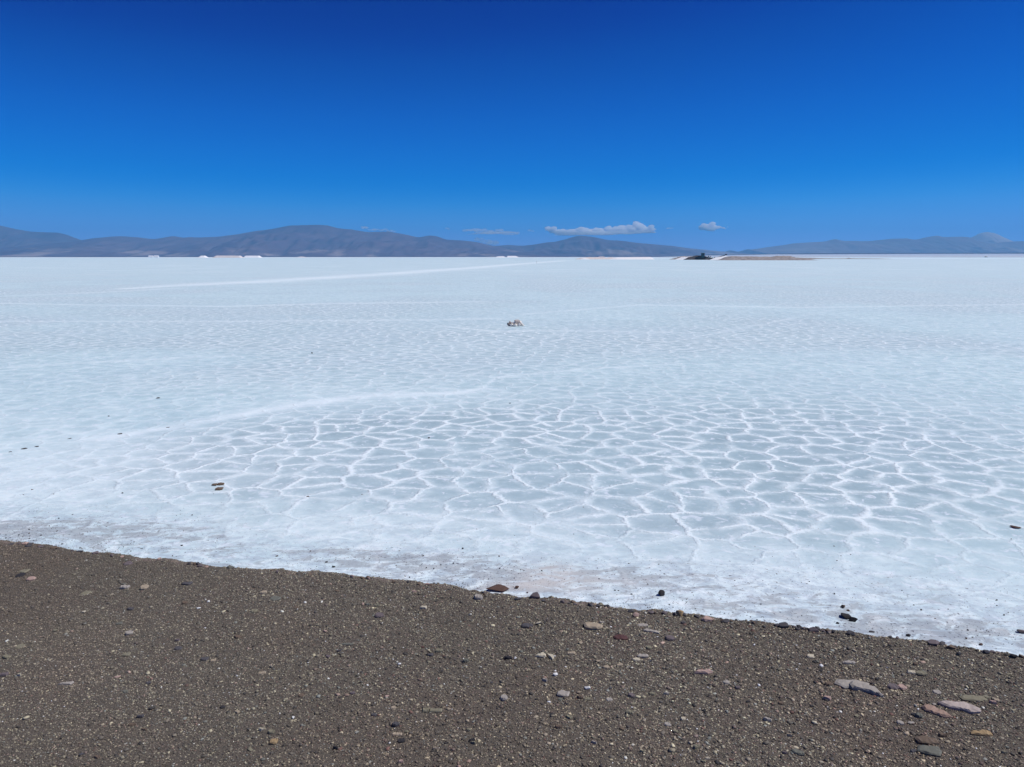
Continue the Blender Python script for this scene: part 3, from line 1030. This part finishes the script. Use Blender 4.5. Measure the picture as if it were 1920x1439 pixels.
SEED = 500
OUTL = [[(-1, 0.1), (-0.7, 0.8), (0.1, 1), (0.8, 0.7), (1, -0.2), (0.5, -0.9), (-0.4, -1), (-0.9, -0.5)],
        [(-1, -0.3), (-0.8, 0.7), (0, 0.8), (0.9, 1), (1, 0.1), (0.7, -0.9), (-0.2, -0.7)],
        [(-1, 0.3), (-0.3, 1), (0.9, 0.5), (1, -0.5), (0.1, -1), (-0.8, -0.8)],
        [(-0.9, -0.8), (-1, 0.2), (-0.5, 1), (0.4, 0.7), (1, 0.8), (0.9, -0.7), (0.2, -1)]]
MA_ = 'slab'
# --- the stones one can pick out on the gravel
stone('large flat grey slate slab, rear piece beside its broken half', 'grey', 1598, 1286, 56, 15, 0.016, R(-4), MA_, outline=[(-1, 0.1), (-0.75, 0.9), (0.3, 0.95), (1, 0.3), (0.9, -0.7), (0.2, -0.55), (-0.6, -0.9)], sink=0.2)
stone('large flat grey slate slab, front piece with dark broken edge', 'grey', 1622, 1296, 42, 21, 0.026, R(0), MA_, outline=[(-1, 0.6), (-0.75, 1), (0.1, 0.5), (0.85, 0.0), (1, -1), (0.75, -1), (0.2, -0.5), (-0.5, -0.1), (-0.95, 0.0)], sink=-0.05, tilt=(0.05, 0.03))
stone('large flat lilac grey slab near the right edge of the gravel', 'lilac', 1799, 1328, 56, 17, 0.02, 0, MA_, outline=[(-1, 0.7), (-0.6, 1), (-0.1, 0.75), (0.5, 0.7), (1, -0.4), (0.85, -0.9), (0.3, -1), (-0.1, -0.4), (-0.6, -0.1)], sink=0.1)
stone('salmon pink rough stone beside the lilac slab', 'salmon', 1755, 1336, 33, 20, 0.022, 0, MA_, outline=[(-1, 0.7), (-0.5, 1), (0, 0.9), (0.4, 0.2), (0.9, -0.3), (1, -1), (0.2, -0.8), (-0.4, -0.3), (-0.9, 0.1)], sink=0.2)
stone('orange ochre flat stone low at the right edge', 'ochre', 1839, 1377, 32, 11, 0.016, 0, MA_, outline=[(-1, -0.2), (-0.7, 0.6), (0, 0.4), (0.5, 1), (1, 0.3), (0.9, -0.7), (0.2, -0.6), (-0.4, -0.4)], sink=0.15)
stone('flat tan oblong stone below the bank edge, right of middle', 'tan', 1113, 1177, 34, 13, 0.022, R(-2), MA_, outline=[(-1, 0.8), (-0.8, 1), (0.3, 0.75), (1, 0.1), (0.85, -0.7), (0.3, -1), (-0.9, -0.6), (-1, 0)], sink=0.1)
stone('pinkish tan arched stone alone on open gravel', 'pink', 1319, 1261, 33, 9, 0.02, 0, MA_, outline=[(-1, -0.4), (-0.6, 0.7), (0.2, 0.6), (0.8, 1), (1, -0.2), (0.4, -0.9), (-0.4, -0.6)], sink=0.15)
stone('cream wedge stone, left one of a matching pair', 'cream', 1014, 1231, 20, 10, 0.016, 0, MA_, outline=[(-1, -0.4), (-0.2, 0.3), (0.5, 1), (0.9, 0.2), (0.8, -0.8), (-0.3, -0.7)], sink=0.0)
stone('cream triangular stone, right one of a matching pair', 'cream', 1032, 1233, 13, 12, 0.016, 0, MA_, outline=[(-1, 0.9), (0.9, 0.6), (1, -0.3), (0.5, -1)], sink=0.0)
stone('flat dark grey stone left of a small cream wedge', 'dark_grey', 988, 1173, 22, 9, 0.014, 0, MA_, sink=0.2)
stone('small cream wedge stone right of a flat dark stone', 'cream', 1010, 1170, 16, 9, 0.024, 0, 'rock', sink=0.2)
stone('maroon red flat stone near the tan oblong stone', 'maroon', 1164, 1197, 27, 10, 0.014, R(-12), MA_, sink=0.15)
stone('pale grey notched flat stone above the maroon one', 'grey', 1221, 1185, 30, 10, 0.012, R(-6), MA_, outline=[(-1, 0.4), (-0.6, 1), (0.2, 0.5), (0.9, 0.1), (1, -1), (0.5, -0.6), (-0.2, -0.2), (-0.8, 0.0)], sink=0.2)
stone('thin pale grey sliver stone right of the maroon one', 'grey', 1205, 1174, 20, 6, 0.01, R(5), MA_, sink=0.15)
stone('pale grey elongated sliver, right of middle on the gravel', 'grey', 1205, 1232, 20, 6, 0.012, 0, MA_, sink=0.1)
stone('yellowish sliver stone just below a pale grey sliver', 'cream', 1193, 1239, 14, 6, 0.012, 0, MA_, sink=0.1)
stone('curved yellow tan sliver right of the cream wedge pair', 'tan', 1071, 1226, 16, 6, 0.012, 0.2, MA_, sink=0.1)
stone('pale tan rectangular chip on brown gravel', 'tan', 1137, 1252, 13, 6, 0.014, 0, MA_, sink=0.1)
stone('pinkish pyramid stone just under the bank edge', 'pink', 1193, 1155, 17, 9, 0.035, 0, 'rock', sink=0.25)
stone('flat purple grey stone near the right end of the bank', 'purple', 1256, 1198, 17, 9, 0.016, 0, MA_, sink=0.2)
stone('white quartz pebble at lower middle of the gravel', 'white', 1101, 1293, 13, 8, 0.025, 0, 'rock', sink=0.2)
stone('bright white pebble with dark hollow, centre of gravel', 'white', 1041, 1268, 12, 6, 0.022, 0.3, 'rock', sink=0.15)
stone('pale grey flattish stone left of the white quartz pebble', 'grey', 1056, 1302, 22, 11, 0.016, -0.2, MA_, sink=0.15)
stone('pale grey pentagonal stone left of centre gravel', 'grey', 945, 1310, 14, 10, 0.02, 0, MA_, sink=0.15)
stone('olive rectangular slab piece, wider one of two', 'olive', 817, 1333, 24, 8, 0.016, 0, MA_, outline=[(-1, 0.8), (0.9, 1), (1, -0.7), (-0.9, -1)], sink=0.2)
stone('olive square slab piece, narrower one of two', 'olive', 798, 1333, 11, 8, 0.016, 0, MA_, outline=[(-1, 0.8), (0.9, 1), (1, -0.7), (-0.9, -1)], sink=0.2)
stone('flat greyish tan stone at lower middle', 'tan', 744, 1377, 18, 6, 0.012, 0, MA_, sink=0.2)
stone('reddish grey round flat stone left of centre below the edge', 'purple', 711, 1155, 17, 9, 0.02, 0, MA_, sink=0.15)
stone('olive cream oval pebble below the bank edge', 'cream', 794, 1140, 13, 6, 0.018, 0, MA_, sink=0.1)
stone('flat black piece painting the shadow left of a pale pebble', 'black', 953, 1235, 15, 6, 0.016, -0.2, MA_, sink=0.1)  # black slab stands in for the shadow beside the pale pebble
stone('pale pebble with its shadow painted as a flat black piece on its left', 'white', 966, 1236, 8, 5, 0.016, 0, 'rock', sink=0.1)
stone('bluish grey long sliver at left of centre gravel', 'green_grey', 651, 1209, 26, 4, 0.01, 0, MA_, sink=0.1)
stone('small red pebble at left of centre gravel', 'maroon', 792, 1213, 8, 6, 0.014, 0, 'rock', sink=0.15)
stone('dark grey blocky pebble under a small cream pebble', 'dark_grey', 808, 1229, 16, 8, 0.02, 0, 'rock', sink=0.2)
stone('small cream pebble above a dark grey blocky one', 'cream', 804, 1219, 8, 4, 0.014, 0, 'rock', sink=0.15)
stone('green grey disc pebble in a dark hollow near the salmon stone', 'green_grey', 1723, 1345, 12, 7, 0.02, 0, MA_, sink=0.1)
stone('black stone tucked left of the green grey disc', 'black', 1714, 1341, 16, 7, 0.015, 0.2, 'rock', sink=0.3)
stone('purple grey oval flat stone right of the slate slabs', 'purple', 1674, 1290, 18, 10, 0.018, 0.1, MA_, sink=0.15)
stone('pink oval stone right of the purple oval one', 'pink', 1691, 1291, 13, 9, 0.018, 0.5, MA_, sink=0.1)
stone('pale grey lens-shaped flat stone above the slate slabs', 'grey', 1592, 1244, 24, 5, 0.014, 0, MA_, sink=0.1)
stone('yellow cream oval flat stone under the bank edge at right', 'cream', 1709, 1262, 14, 6, 0.014, 0, MA_, sink=0.1)
stone('olive flat stone right of the yellow cream oval', 'olive', 1727, 1264, 18, 7, 0.016, 0, MA_, sink=0.1)
stone('cream angular chip above the small teal pebble', 'cream', 1520, 1231, 13, 7, 0.014, 0, MA_, sink=0.1)
stone('teal grey pebble with black hollow on its left', 'green_grey', 1533, 1241, 9, 6, 0.018, 0, 'rock', sink=0.15)
stone('large flat greenish slab at lower right', 'green_grey', 1742, 1410, 36, 16, 0.016, -0.2, MA_, sink=0.25)
stone('brownish flat slab above the greenish one', 'brown', 1737, 1391, 34, 12, 0.016, -0.2, MA_, sink=0.25)
stone('olive flat slab above the lilac slab', 'olive', 1825, 1310, 40, 9, 0.012, -0.1, MA_, sink=0.25)
stone('cream grey elongated pebble low at the right', 'cream', 1528, 1356, 12, 7, 0.02, -0.6, 'rock', sink=0.2)
stone('pale pinkish pebble below the left of the slate slabs', 'pink', 1551, 1312, 12, 6, 0.016, -0.4, MA_, sink=0.1)
stone('greenish grey flat pebble low in the right gravel', 'green_grey', 1496, 1411, 20, 9, 0.015, -0.4, MA_, sink=0.2)
stone('orange tan pebble low in the left gravel', 'ochre', 513, 1393, 13, 9, 0.016, 0, MA_, sink=0.15)
stone('small white quartz pebble above the orange tan one', 'white', 550, 1348, 7, 5, 0.016, 0, 'rock', sink=0.15)
stone('pale grey elongated sliver low at left', 'grey', 124, 1283, 22, 5, 0.012, 0.15, MA_, sink=0.15)
stone('pinkish round flat stone on upper left gravel', 'pink', 59, 1087, 13, 6, 0.015, 0, MA_, sink=0.15)
stone('pale grey boxy stone on upper left gravel', 'grey', 234, 1102, 14, 6, 0.02, 0, MA_, sink=0.1)
stone('tan boxy stone right of a pale grey boxy one', 'tan', 271, 1103, 13, 8, 0.02, 0, MA_, sink=0.1)
stone('cream stone beside the tiny white one on left gravel', 'cream', 157, 1148, 10, 7, 0.018, 0, 'rock', sink=0.15)
stone('greenish translucent looking slab at left of centre', 'green_grey', 516, 1123, 20, 9, 0.012, 0, MA_, sink=0.2)
stone('white pebble on the left gravel below the edge', 'white', 372, 1141, 10, 7, 0.016, 0, 'rock', sink=0.15)
stone('pale notched stone on the left gravel, lower one', 'grey', 242, 1188, 13, 6, 0.014, 0.2, MA_, sink=0.1)
stone('dark thin slate flake under the left bank edge', 'dark_grey', 350, 1095, 18, 6, 0.012, 0, MA_, sink=0.1)
# --- stones riding on the crest of the bank
EG = 'stones along the top edge of the bank'
stone('angular purple rock standing on the bank edge at mid frame', 'purple', 1004, 1119, 26, 15, 0.07, 0.1, 'rock', sink=0.25, seed=8)
stone('flat dark stone left of the angular purple rock', 'dark_grey', 971, 1123, 17, 7, 0.03, 0, 'rock', sink=0.25)
stone('pale grey boxy stone on the bank edge near rusty clod', 'grey', 897, 1122, 17, 9, 0.03, 0, MA_, sink=0.1)
stone('golden brown lumpy rock on the bank edge right of middle', 'ochre', 1277, 1153, 26, 13, 0.055, 0, 'rock', sink=0.25, seed=21)
stone('pinkish tan rock on the bank edge right of the golden lump', 'pink', 1327, 1163, 28, 10, 0.045, -0.1, 'rock', sink=0.3)
stone('dark rounded stone right of the pinkish tan edge rock', 'dark_grey', 1361, 1166, 17, 7, 0.035, 0, 'rock', sink=0.3)
stone('dark olive rounded rock on the bank edge', 'dark_grey', 1468, 1175, 24, 12, 0.055, 0, 'rock', sink=0.3, seed=33)
stone('black pointed stone leaning on the bank edge', 'black', 1497, 1179, 12, 8, 0.035, 0.4, 'rock', sink=0.25)
stone('dark purple grey stone right of the black pointed one', 'purple', 1527, 1184, 22, 9, 0.04, -0.1, 'rock', sink=0.3)
stone('dark grey domed rock on the bank edge at right', 'dark_grey', 1595, 1188, 20, 13, 0.055, 0, 'rock', sink=0.3, seed=41)
stone('grey brown humped rock on the right bank edge', 'purple', 1752, 1208, 26, 11, 0.045, 0, 'rock', sink=0.3, seed=44)
stone('brown flat-topped rock right of the humped one', 'brown', 1782, 1215, 22, 9, 0.04, 0, 'rock', sink=0.3)
stone('black blocky stone at the far right bank edge', 'black', 1900, 1232, 16, 8, 0.04, 0, 'rock', sink=0.25)
stone('dark blocky stone left of the far right black one', 'dark_grey', 1849, 1225, 14, 8, 0.04, 0, 'rock', sink=0.25)
stone('dark half-round rock on the left bank edge', 'dark_grey', 372, 1058, 14, 7, 0.035, 0, 'rock', sink=0.25)
stone('dark flat rock left of the half-round one', 'dark_grey', 355, 1058, 11, 6, 0.03, 0, 'rock', sink=0.3)
stone('pinkish knob stone on the left bank edge', 'pink', 298, 1049, 11, 9, 0.035, 0, 'rock', sink=0.25)
stone('greenish grey rock on the bank edge left of centre', 'green_grey', 432, 1063, 18, 8, 0.035, 0, 'rock', sink=0.25)
stone('dark low rock at the far left bank edge', 'dark_grey', 151, 1033, 16, 6, 0.03, 0, 'rock', sink=0.25)
stone('olive dark rock with a sharp crest on the bank edge, centre right', 'olive', 1125, 1135, 18, 8, 0.035, -0.3, 'rock', sink=0.25)
rnd = random.Random(77)
KC = {'dark_grey': 'dark grey', 'purple': 'purple grey', 'brown': 'dull brown', 'pink': 'dusty pink'}
for i in range(84):
    px = rnd.uniform(5, 1915)
    c = rnd.choice(['dark_grey', 'brown', 'purple', 'brown', 'pink'] if px < 1000 else ['dark_grey', 'brown', 'purple', 'dark_grey'])
    py = float(np.interp(px, [p[0] for p in CREST_PX], [p[1] for p in CREST_PX]))
    stone('little %s stone in the row along the top edge of the gravel bank' % KC[c], c, px, py + rnd.uniform(-1, 4), rnd.uniform(6, 16), rnd.uniform(5, 9), rnd.uniform(0.014, 0.036),
          rnd.uniform(-1, 1), 'rock', sink=0.25, name='pebble', group=EG)

# --- debris lying on the salt
stone('black pyramid stone on the salt, right of middle near the bank', 'black', 1241, 1117, 17, 12, 0.085, 0.3, 'rock', 'salt', sink=0.15, seed=61)
stone('long black cracked lump on the salt, left half', 'black', 1584, 1159, 26, 10, 0.06, -0.45, 'rock', 'salt', sink=0.2, seed=62)
stone('black cracked lump on the salt, blunt right half', 'black', 1600, 1167, 19, 12, 0.065, -0.45, 'rock', 'salt', sink=0.2, seed=63)
stone('brown knob stone on the salt above the black cracked lump', 'brown', 1580, 1140, 13, 9, 0.05, 0, 'rock', 'salt', sink=0.2, seed=64)
stone('small reddish chip right of the brown knob on the salt', 'rust', 1591, 1146, 9, 4, 0.02, 0, 'rock', 'salt', sink=0.2)
stone('small black stone left below the black cracked lump', 'black', 1570, 1170, 8, 6, 0.03, 0, 'rock', 'salt', sink=0.2)
stone('dark flake on the salt right below the cracked lump', 'dark_grey', 1635, 1186, 12, 4, 0.018, -0.3, 'rock', 'salt', sink=0.2)
stone('round dark stone on the salt close to the right bank', 'black', 1703, 1193, 10, 7, 0.035, 0, 'rock', 'salt', sink=0.2)
stone('brownish round stone on the salt at far right near bank', 'rust', 1839, 1210, 7, 5, 0.025, 0, 'rock', 'salt', sink=0.2)
stone('dark purple rock cut by the right frame edge on the salt', 'purple', 1915, 1187, 16, 9, 0.05, -0.3, 'rock', 'salt', sink=0.2)
stone('dark rusty twig-like flake on the salt at far right', 'rust', 1905, 989, 20, 4, 0.02, -0.1, 'rock', 'salt', sink=0.2)
stone('small black stone left of the black pyramid', 'black', 1184, 1115, 6, 4, 0.02, 0, 'rock', 'salt', sink=0.2)
stone('tiny black stone between tan stain and black pyramid', 'black', 1153, 1108, 5, 3, 0.015, 0, 'rock', 'salt', sink=0.2)
stone('long rusty brown clod behind the bank edge at mid frame', 'rust', 932, 1106, 50, 13, 0.055, 0.30, 'rock', 'salt', sink=0.25, name='dirt_clod', seed=71)
stone('short rusty brown clod right of the long one', 'rust', 969, 1103, 12, 6, 0.035, 0.1, 'rock', 'salt', sink=0.25, name='dirt_clod', seed=72)
stone('flat brown stone on the salt at left, upper left of three', 'brown', 402, 910, 9, 4, 0.018, 0.2, MA_, 'salt', sink=0.1)
stone('flat brown stone on the salt at left, upper right of three', 'brown', 414, 908.5, 12, 4.5, 0.018, 0, MA_, 'salt', sink=0.1)
stone('flat brown stone on the salt at left, lowest of three', 'brown', 411, 917.5, 13, 5, 0.018, 0.2, MA_, 'salt', sink=0.1)
stone('dark reddish pebble on the salt right of the three brown stones', 'rust', 578, 932, 8, 4, 0.02, 0.3, 'rock', 'salt', sink=0.2)
stone('black speck stone on the pale salt at upper left', 'black', 296, 747, 10, 3, 0.03, 0, 'rock', 'salt', sink=0.2)
stone('black dot stone on the salt left of the polygons', 'black', 204, 781, 4, 3, 0.025, 0, 'rock', 'salt', sink=0.2)
stone('black speck stone far out left of the salt block pile', 'black', 585, 663, 5, 3, 0.06, 0, 'rock', 'salt', sink=0.2)
stone('black pebble on a white ridge among the polygons', 'black', 804, 822, 5, 4, 0.03, 0, 'rock', 'salt', sink=0.2)
stone('black pebble at the upper border of the polygons', 'black', 956, 757, 6, 3, 0.03, 0, 'rock', 'salt', sink=0.2)
stone('black pebble on the milky salt below the polygons', 'black', 868, 1030, 5, 5, 0.028, 0, 'rock', 'salt', sink=0.2)
stone('dark pebble on the left salt, beside a dirty streak', 'black', 341, 1024, 6, 4, 0.025, 0, 'rock', 'salt', sink=0.2)
stone('brown pebble on the salt above the left bank edge', 'brown', 520, 1044, 7, 5, 0.025, 0, 'rock', 'salt', sink=0.2)
stone('dark pebble on the salt just above the bank, left of centre', 'black', 626, 1064, 9, 5, 0.03, 0, 'rock', 'salt', sink=0.2)
stone('small dark pebble above right of the bank edge, left of centre', 'dark_grey', 612, 1055, 7, 4, 0.02, 0, 'rock', 'salt', sink=0.2)
for i, (a, b) in enumerate([(20, 848), (45, 842), (70, 838), (130, 823), (225, 814), (315, 802)]):
    stone('dark sliver stone lying along the faint old track at left', 'dark_grey', a, b, (8, 14, 10, 9, 13, 9)[i], 3, 0.02, 0.1, 'rock', 'salt', sink=0.3, name='pebble', group='dark slivers along the old track')
rnd = random.Random(88)
nsp = 0
while nsp < 60:
    px = rnd.uniform(10, 1915)
    cy = float(np.interp(px, [p[0] for p in CREST_PX], [p[1] for p in CREST_PX]))
    py = cy - 6 - abs(rnd.gauss(0, 1)) * 55
    if py < 700: continue
    stone('tiny dark crumb scattered on the salt just beyond the gravel bank', rnd.choice(['black', 'dark_grey', 'rust']), px, py, rnd.uniform(2.5, 5.5), rnd.uniform(2, 3.2), rnd.uniform(0.010, 0.022),
          rnd.uniform(-1, 1), 'rock', 'salt', sink=0.25, name='pebble', group='dark crumbs scattered on the salt')
    nsp += 1

# --- pile of salt blocks out on the flat
PG = 'blocks of the small pile'
PALM.update({'pile_top': (0.52, 0.45, 0.41, 1), 'pile_shaded': (0.24, 0.21, 0.20, 1), 'pile_brown': (0.40, 0.34, 0.31, 1), 'pile_cream': (0.90, 0.84, 0.76, 1)})
pc = at(965.5, 611.8)
pk_ = pc.y / F
CL = 'cream salt lump in the small pile out on the salt'
for (lab, col, a, dy, up, wp, hp) in [
    ('rounded greyish brown block on top of the small pile out on the salt', 'pile_top', 969.5, 0.02, 8.6, 12.5, 9.5),
    ('block at the left foot of the small pile, shade painted in as dark brown', 'pile_shaded', 953.8, -0.02, 3.2, 7, 8),  # shaded left side of the pile put into the block colour
    ('brown grey block on the upper left shoulder of the small pile', 'pile_brown', 957.5, 0.02, 7.0, 7, 7),
    (CL, 'pile_cream', 959, -0.12, 2.6, 9, 6), (CL, 'pile_cream', 966, -0.16, 2.4, 10, 6), (CL, 'pile_cream', 972.5, -0.12, 2.6, 9, 6), (CL, 'pile_cream', 978, -0.02, 3.0, 8, 7),
    (CL, 'pile_cream', 976.5, 0.06, 7.4, 7, 6), (CL, 'pile_cream', 962.5, -0.02, 6.6, 8, 5), (CL, 'pile_cream', 981.5, -0.06, 1.4, 5, 3.5), (CL, 'pile_cream', 968, 0.02, 4.2, 12, 8),
    (CL, 'pile_cream', 961, 0.12, 3.0, 10, 8), (CL, 'pile_cream', 973, 0.14, 3.4, 11, 9)]:
    SEED += 1
    bm = hull_rock(SEED, wp * pk_ * 1.12, wp * pk_ * 1.0, hp * pk_ * 1.05, 16, 0.25)
    o = bm_obj('salt_block', bm, mat_stone(col + '_block', PALM[col]))
    o.location = ((a - 960) * pk_, pc.y + dy, ZS + up * pk_)
    tag(o, lab, 'salt block', PG)

# --- medium pebbles strewn on the gravel (each its own object)
rnd = random.Random(99)
CN = {'tan': 'tan', 'cream': 'cream', 'white': 'white', 'grey': 'pale grey', 'dark_grey': 'dark grey', 'black': 'black', 'pink': 'pinkish', 'purple': 'purple grey',
      'green_grey': 'greenish grey', 'olive': 'olive', 'brown': 'brown'}
cnt = 0
while cnt < 120:
    px, py = rnd.uniform(5, 1915), rnd.uniform(1030, 1435)
    cy = float(np.interp(px, [p[0] for p in CREST_PX], [p[1] for p in CREST_PX]))
    if py < cy + 14: continue
    if rnd.random() > 0.35 + 0.65 * px / 1920: continue
    c = rnd.choice(['tan', 'olive', 'grey', 'grey', 'dark_grey', 'dark_grey', 'black', 'pink', 'purple', 'green_grey', 'olive', 'brown', 'brown', 'cream', 'tan', 'brown', 'olive'])
    wpx = rnd.uniform(8, 14) * (0.75 if c in ('white', 'cream') else 1)
    stone('small %s pebble strewn among the loose gravel' % CN[c], c, px, py, wpx, wpx * rnd.uniform(0.4, 0.6), rnd.uniform(0.01, 0.018), rnd.uniform(-0.5, 0.5),
          rnd.choice(['rock', 'slab', 'slab']), sink=rnd.uniform(0.1, 0.3), name='pebble', group='small pebbles strewn on the gravel')
    cnt += 1

# ------------------------------------------------------------------ loose gravel: one mass of small stones
rs = np.random.RandomState(5)


def scatter(n, dmin, dmax, power, where):
    if where == 'gravel':
        x = rs.uniform(-4.4, 4.0, n * 3)
        t = rs.uniform(-0.28, 2.9, n * 3)
        y = crest(x) + COFF - t
        keep = (np.abs(x) < (y + 0.25) * 0.71 + 0.15) & (y > 2.75)
        x, y = x[keep][:n], y[keep][:n]
        z = zg(x, y)
    n = len(x)
    u = rs.rand(n)
    d = (dmin ** (1 - power) + u * (dmax ** (1 - power) - dmin ** (1 - power))) ** (1 / (1 - power))
    return x, y, z, d


def pebble_mesh(x, y, z, d, colour, sinkf):
    n = len(x)
    cube = np.array([[-1, -1, -1], [1, -1, -1], [1, 1, -1], [-1, 1, -1], [-1, -1, 1], [1, -1, 1], [1, 1, 1], [-1, 1, 1]], float)
    fq = np.array([[0, 3, 2, 1], [4, 5, 6, 7], [0, 1, 5, 4], [1, 2, 6, 5], [2, 3, 7, 6], [3, 0, 4, 7]])
    V = cube[None] * (1 - 0.42 * rs.rand(n, 8, 3))
    V[:, 4:, :2] *= rs.uniform(0.5, 0.95, (n, 1, 1))
    asp = np.stack([rs.uniform(0.75, 1.25, n), rs.uniform(0.5, 0.9, n), rs.uniform(0.16, 0.45, n)], -1)
    V = V * asp[:, None] * (d[:, None, None] / 2)
    ax, az = rs.normal(0, 0.18, n), rs.rand(n) * 6.283
    c, s = np.cos(ax)[:, None], np.sin(ax)[:, None]
    Yv, Zv = V[..., 1] * c - V[..., 2] * s, V[..., 1] * s + V[..., 2] * c
    V[..., 1], V[..., 2] = Yv, Zv
    c, s = np.cos(az)[:, None], np.sin(az)[:, None]
    Xv, Yv = V[..., 0] * c - V[..., 1] * s, V[..., 0] * s + V[..., 1] * c
    V[..., 0], V[..., 1] = Xv, Yv
    V += np.stack([x, y, z + d * asp[:, 2] * (0.5 - sinkf)], -1)[:, None]
    Fc = (fq[None] + (np.arange(n) * 8)[:, None, None]).reshape(-1, 4)
    me = np_mesh('gravel', V.reshape(-1, 3), Fc)
    ca = me.attributes.new('col', 'FLOAT_COLOR', 'POINT')
    cc = np.ones((n, 8, 4), np.float32)
    cc[..., :3] = colour[:, None]
    ca.data.foreach_set('color', cc.ravel())
    return me


pal = np.array([(0.088, 0.078, 0.068), (0.125, 0.105, 0.085), (0.105, 0.080, 0.072), (0.055, 0.050, 0.048), (0.17, 0.15, 0.115), (0.22, 0.19, 0.15),
                (0.34, 0.30, 0.22), (0.13, 0.075, 0.065), (0.52, 0.50, 0.47), (0.026, 0.024, 0.026), (0.16, 0.165, 0.155), (0.24, 0.17, 0.145)])
pw = np.array([18, 16, 11, 12, 12, 9, 7, 1.8, 0.8, 8, 4, 1.6])
pw = pw / pw.sum()
x1, y1, z1, d1 = scatter(230000, 0.0045, 0.013, 1.5, 'gravel')
x2, y2, z2, d2 = scatter(26000, 0.012, 0.030, 3.2, 'gravel')
kk = rs.rand(len(x2)) < 0.35 + 0.65 * sstep(-3.0, 2.0, x2 + 0.8 * vnoise(x2, y2, 0.7, 331))
x2, y2, z2, d2 = x2[kk], y2[kk], z2[kk], d2[kk]
x, y, z, d = [np.concatenate(q) for q in ((x1, x2), (y1, y2), (z1, z2), (d1, d2))]
idx = rs.choice(len(pal), len(x), p=pw)
colr = pal[idx] * 1.6 * rs.uniform(0.6, 1.45, (len(x), 1))
cfac = (0.62 + 0.45 * sstep(-3.0, 1.5, x) + 0.15 * fbm(x, y, 1.4, 305, 2))[:, None]
colr = np.array([0.165, 0.145, 0.120]) * (1 - cfac) + colr * cfac
red = sstep(0.0, 0.5, fbm(x, y, 1.1, 301, 3))[:, None]
colr = colr * (1 + red * np.array([0.03, -0.05, -0.06])) * np.array([1.0, 1.02, 0.95]) * (1.04 + 0.30 * fbm(x, y, 1.3, 321, 3))[:, None]
# grit spilled onto the crust beyond the bank
ns = 5200
xp = rs.uniform(-6.5, 6.0, ns)
cxs, cys = np.array([c.x for c in cs]), np.array([c.y for c in cs])
yp = np.interp(xp, cxs, cys) + 0.02 + rs.exponential(0.55, ns) * (0.55 + 0.9 * np.clip(0.5 + fbm(xp, xp * 0, 0.8, 311, 3) * 1.4, 0, 1))
kp = rs.rand(ns) < np.clip(0.42 + 1.2 * fbm(xp, yp, 0.5, 315, 3), 0.05, 1)
xp, yp = xp[kp], yp[kp]
dp = 0.005 + rs.exponential(0.0028, len(xp)).clip(0, 0.016)
x, y, z, d = [np.concatenate(q) for q in ((x, xp), (y, yp), (z, np.full(len(xp), ZS + 0.002)), (d, dp))]
colr = np.concatenate([colr, pal[rs.choice([0, 3, 9, 9, 11, 7, 2], len(xp))] * 1.1])
me = pebble_mesh(x, y, z, d, np.clip(colr, 0.01, 0.8), rs.uniform(0.05, 0.35, len(x)))
tag(link('gravel', me, M_PEB), kind='stuff')
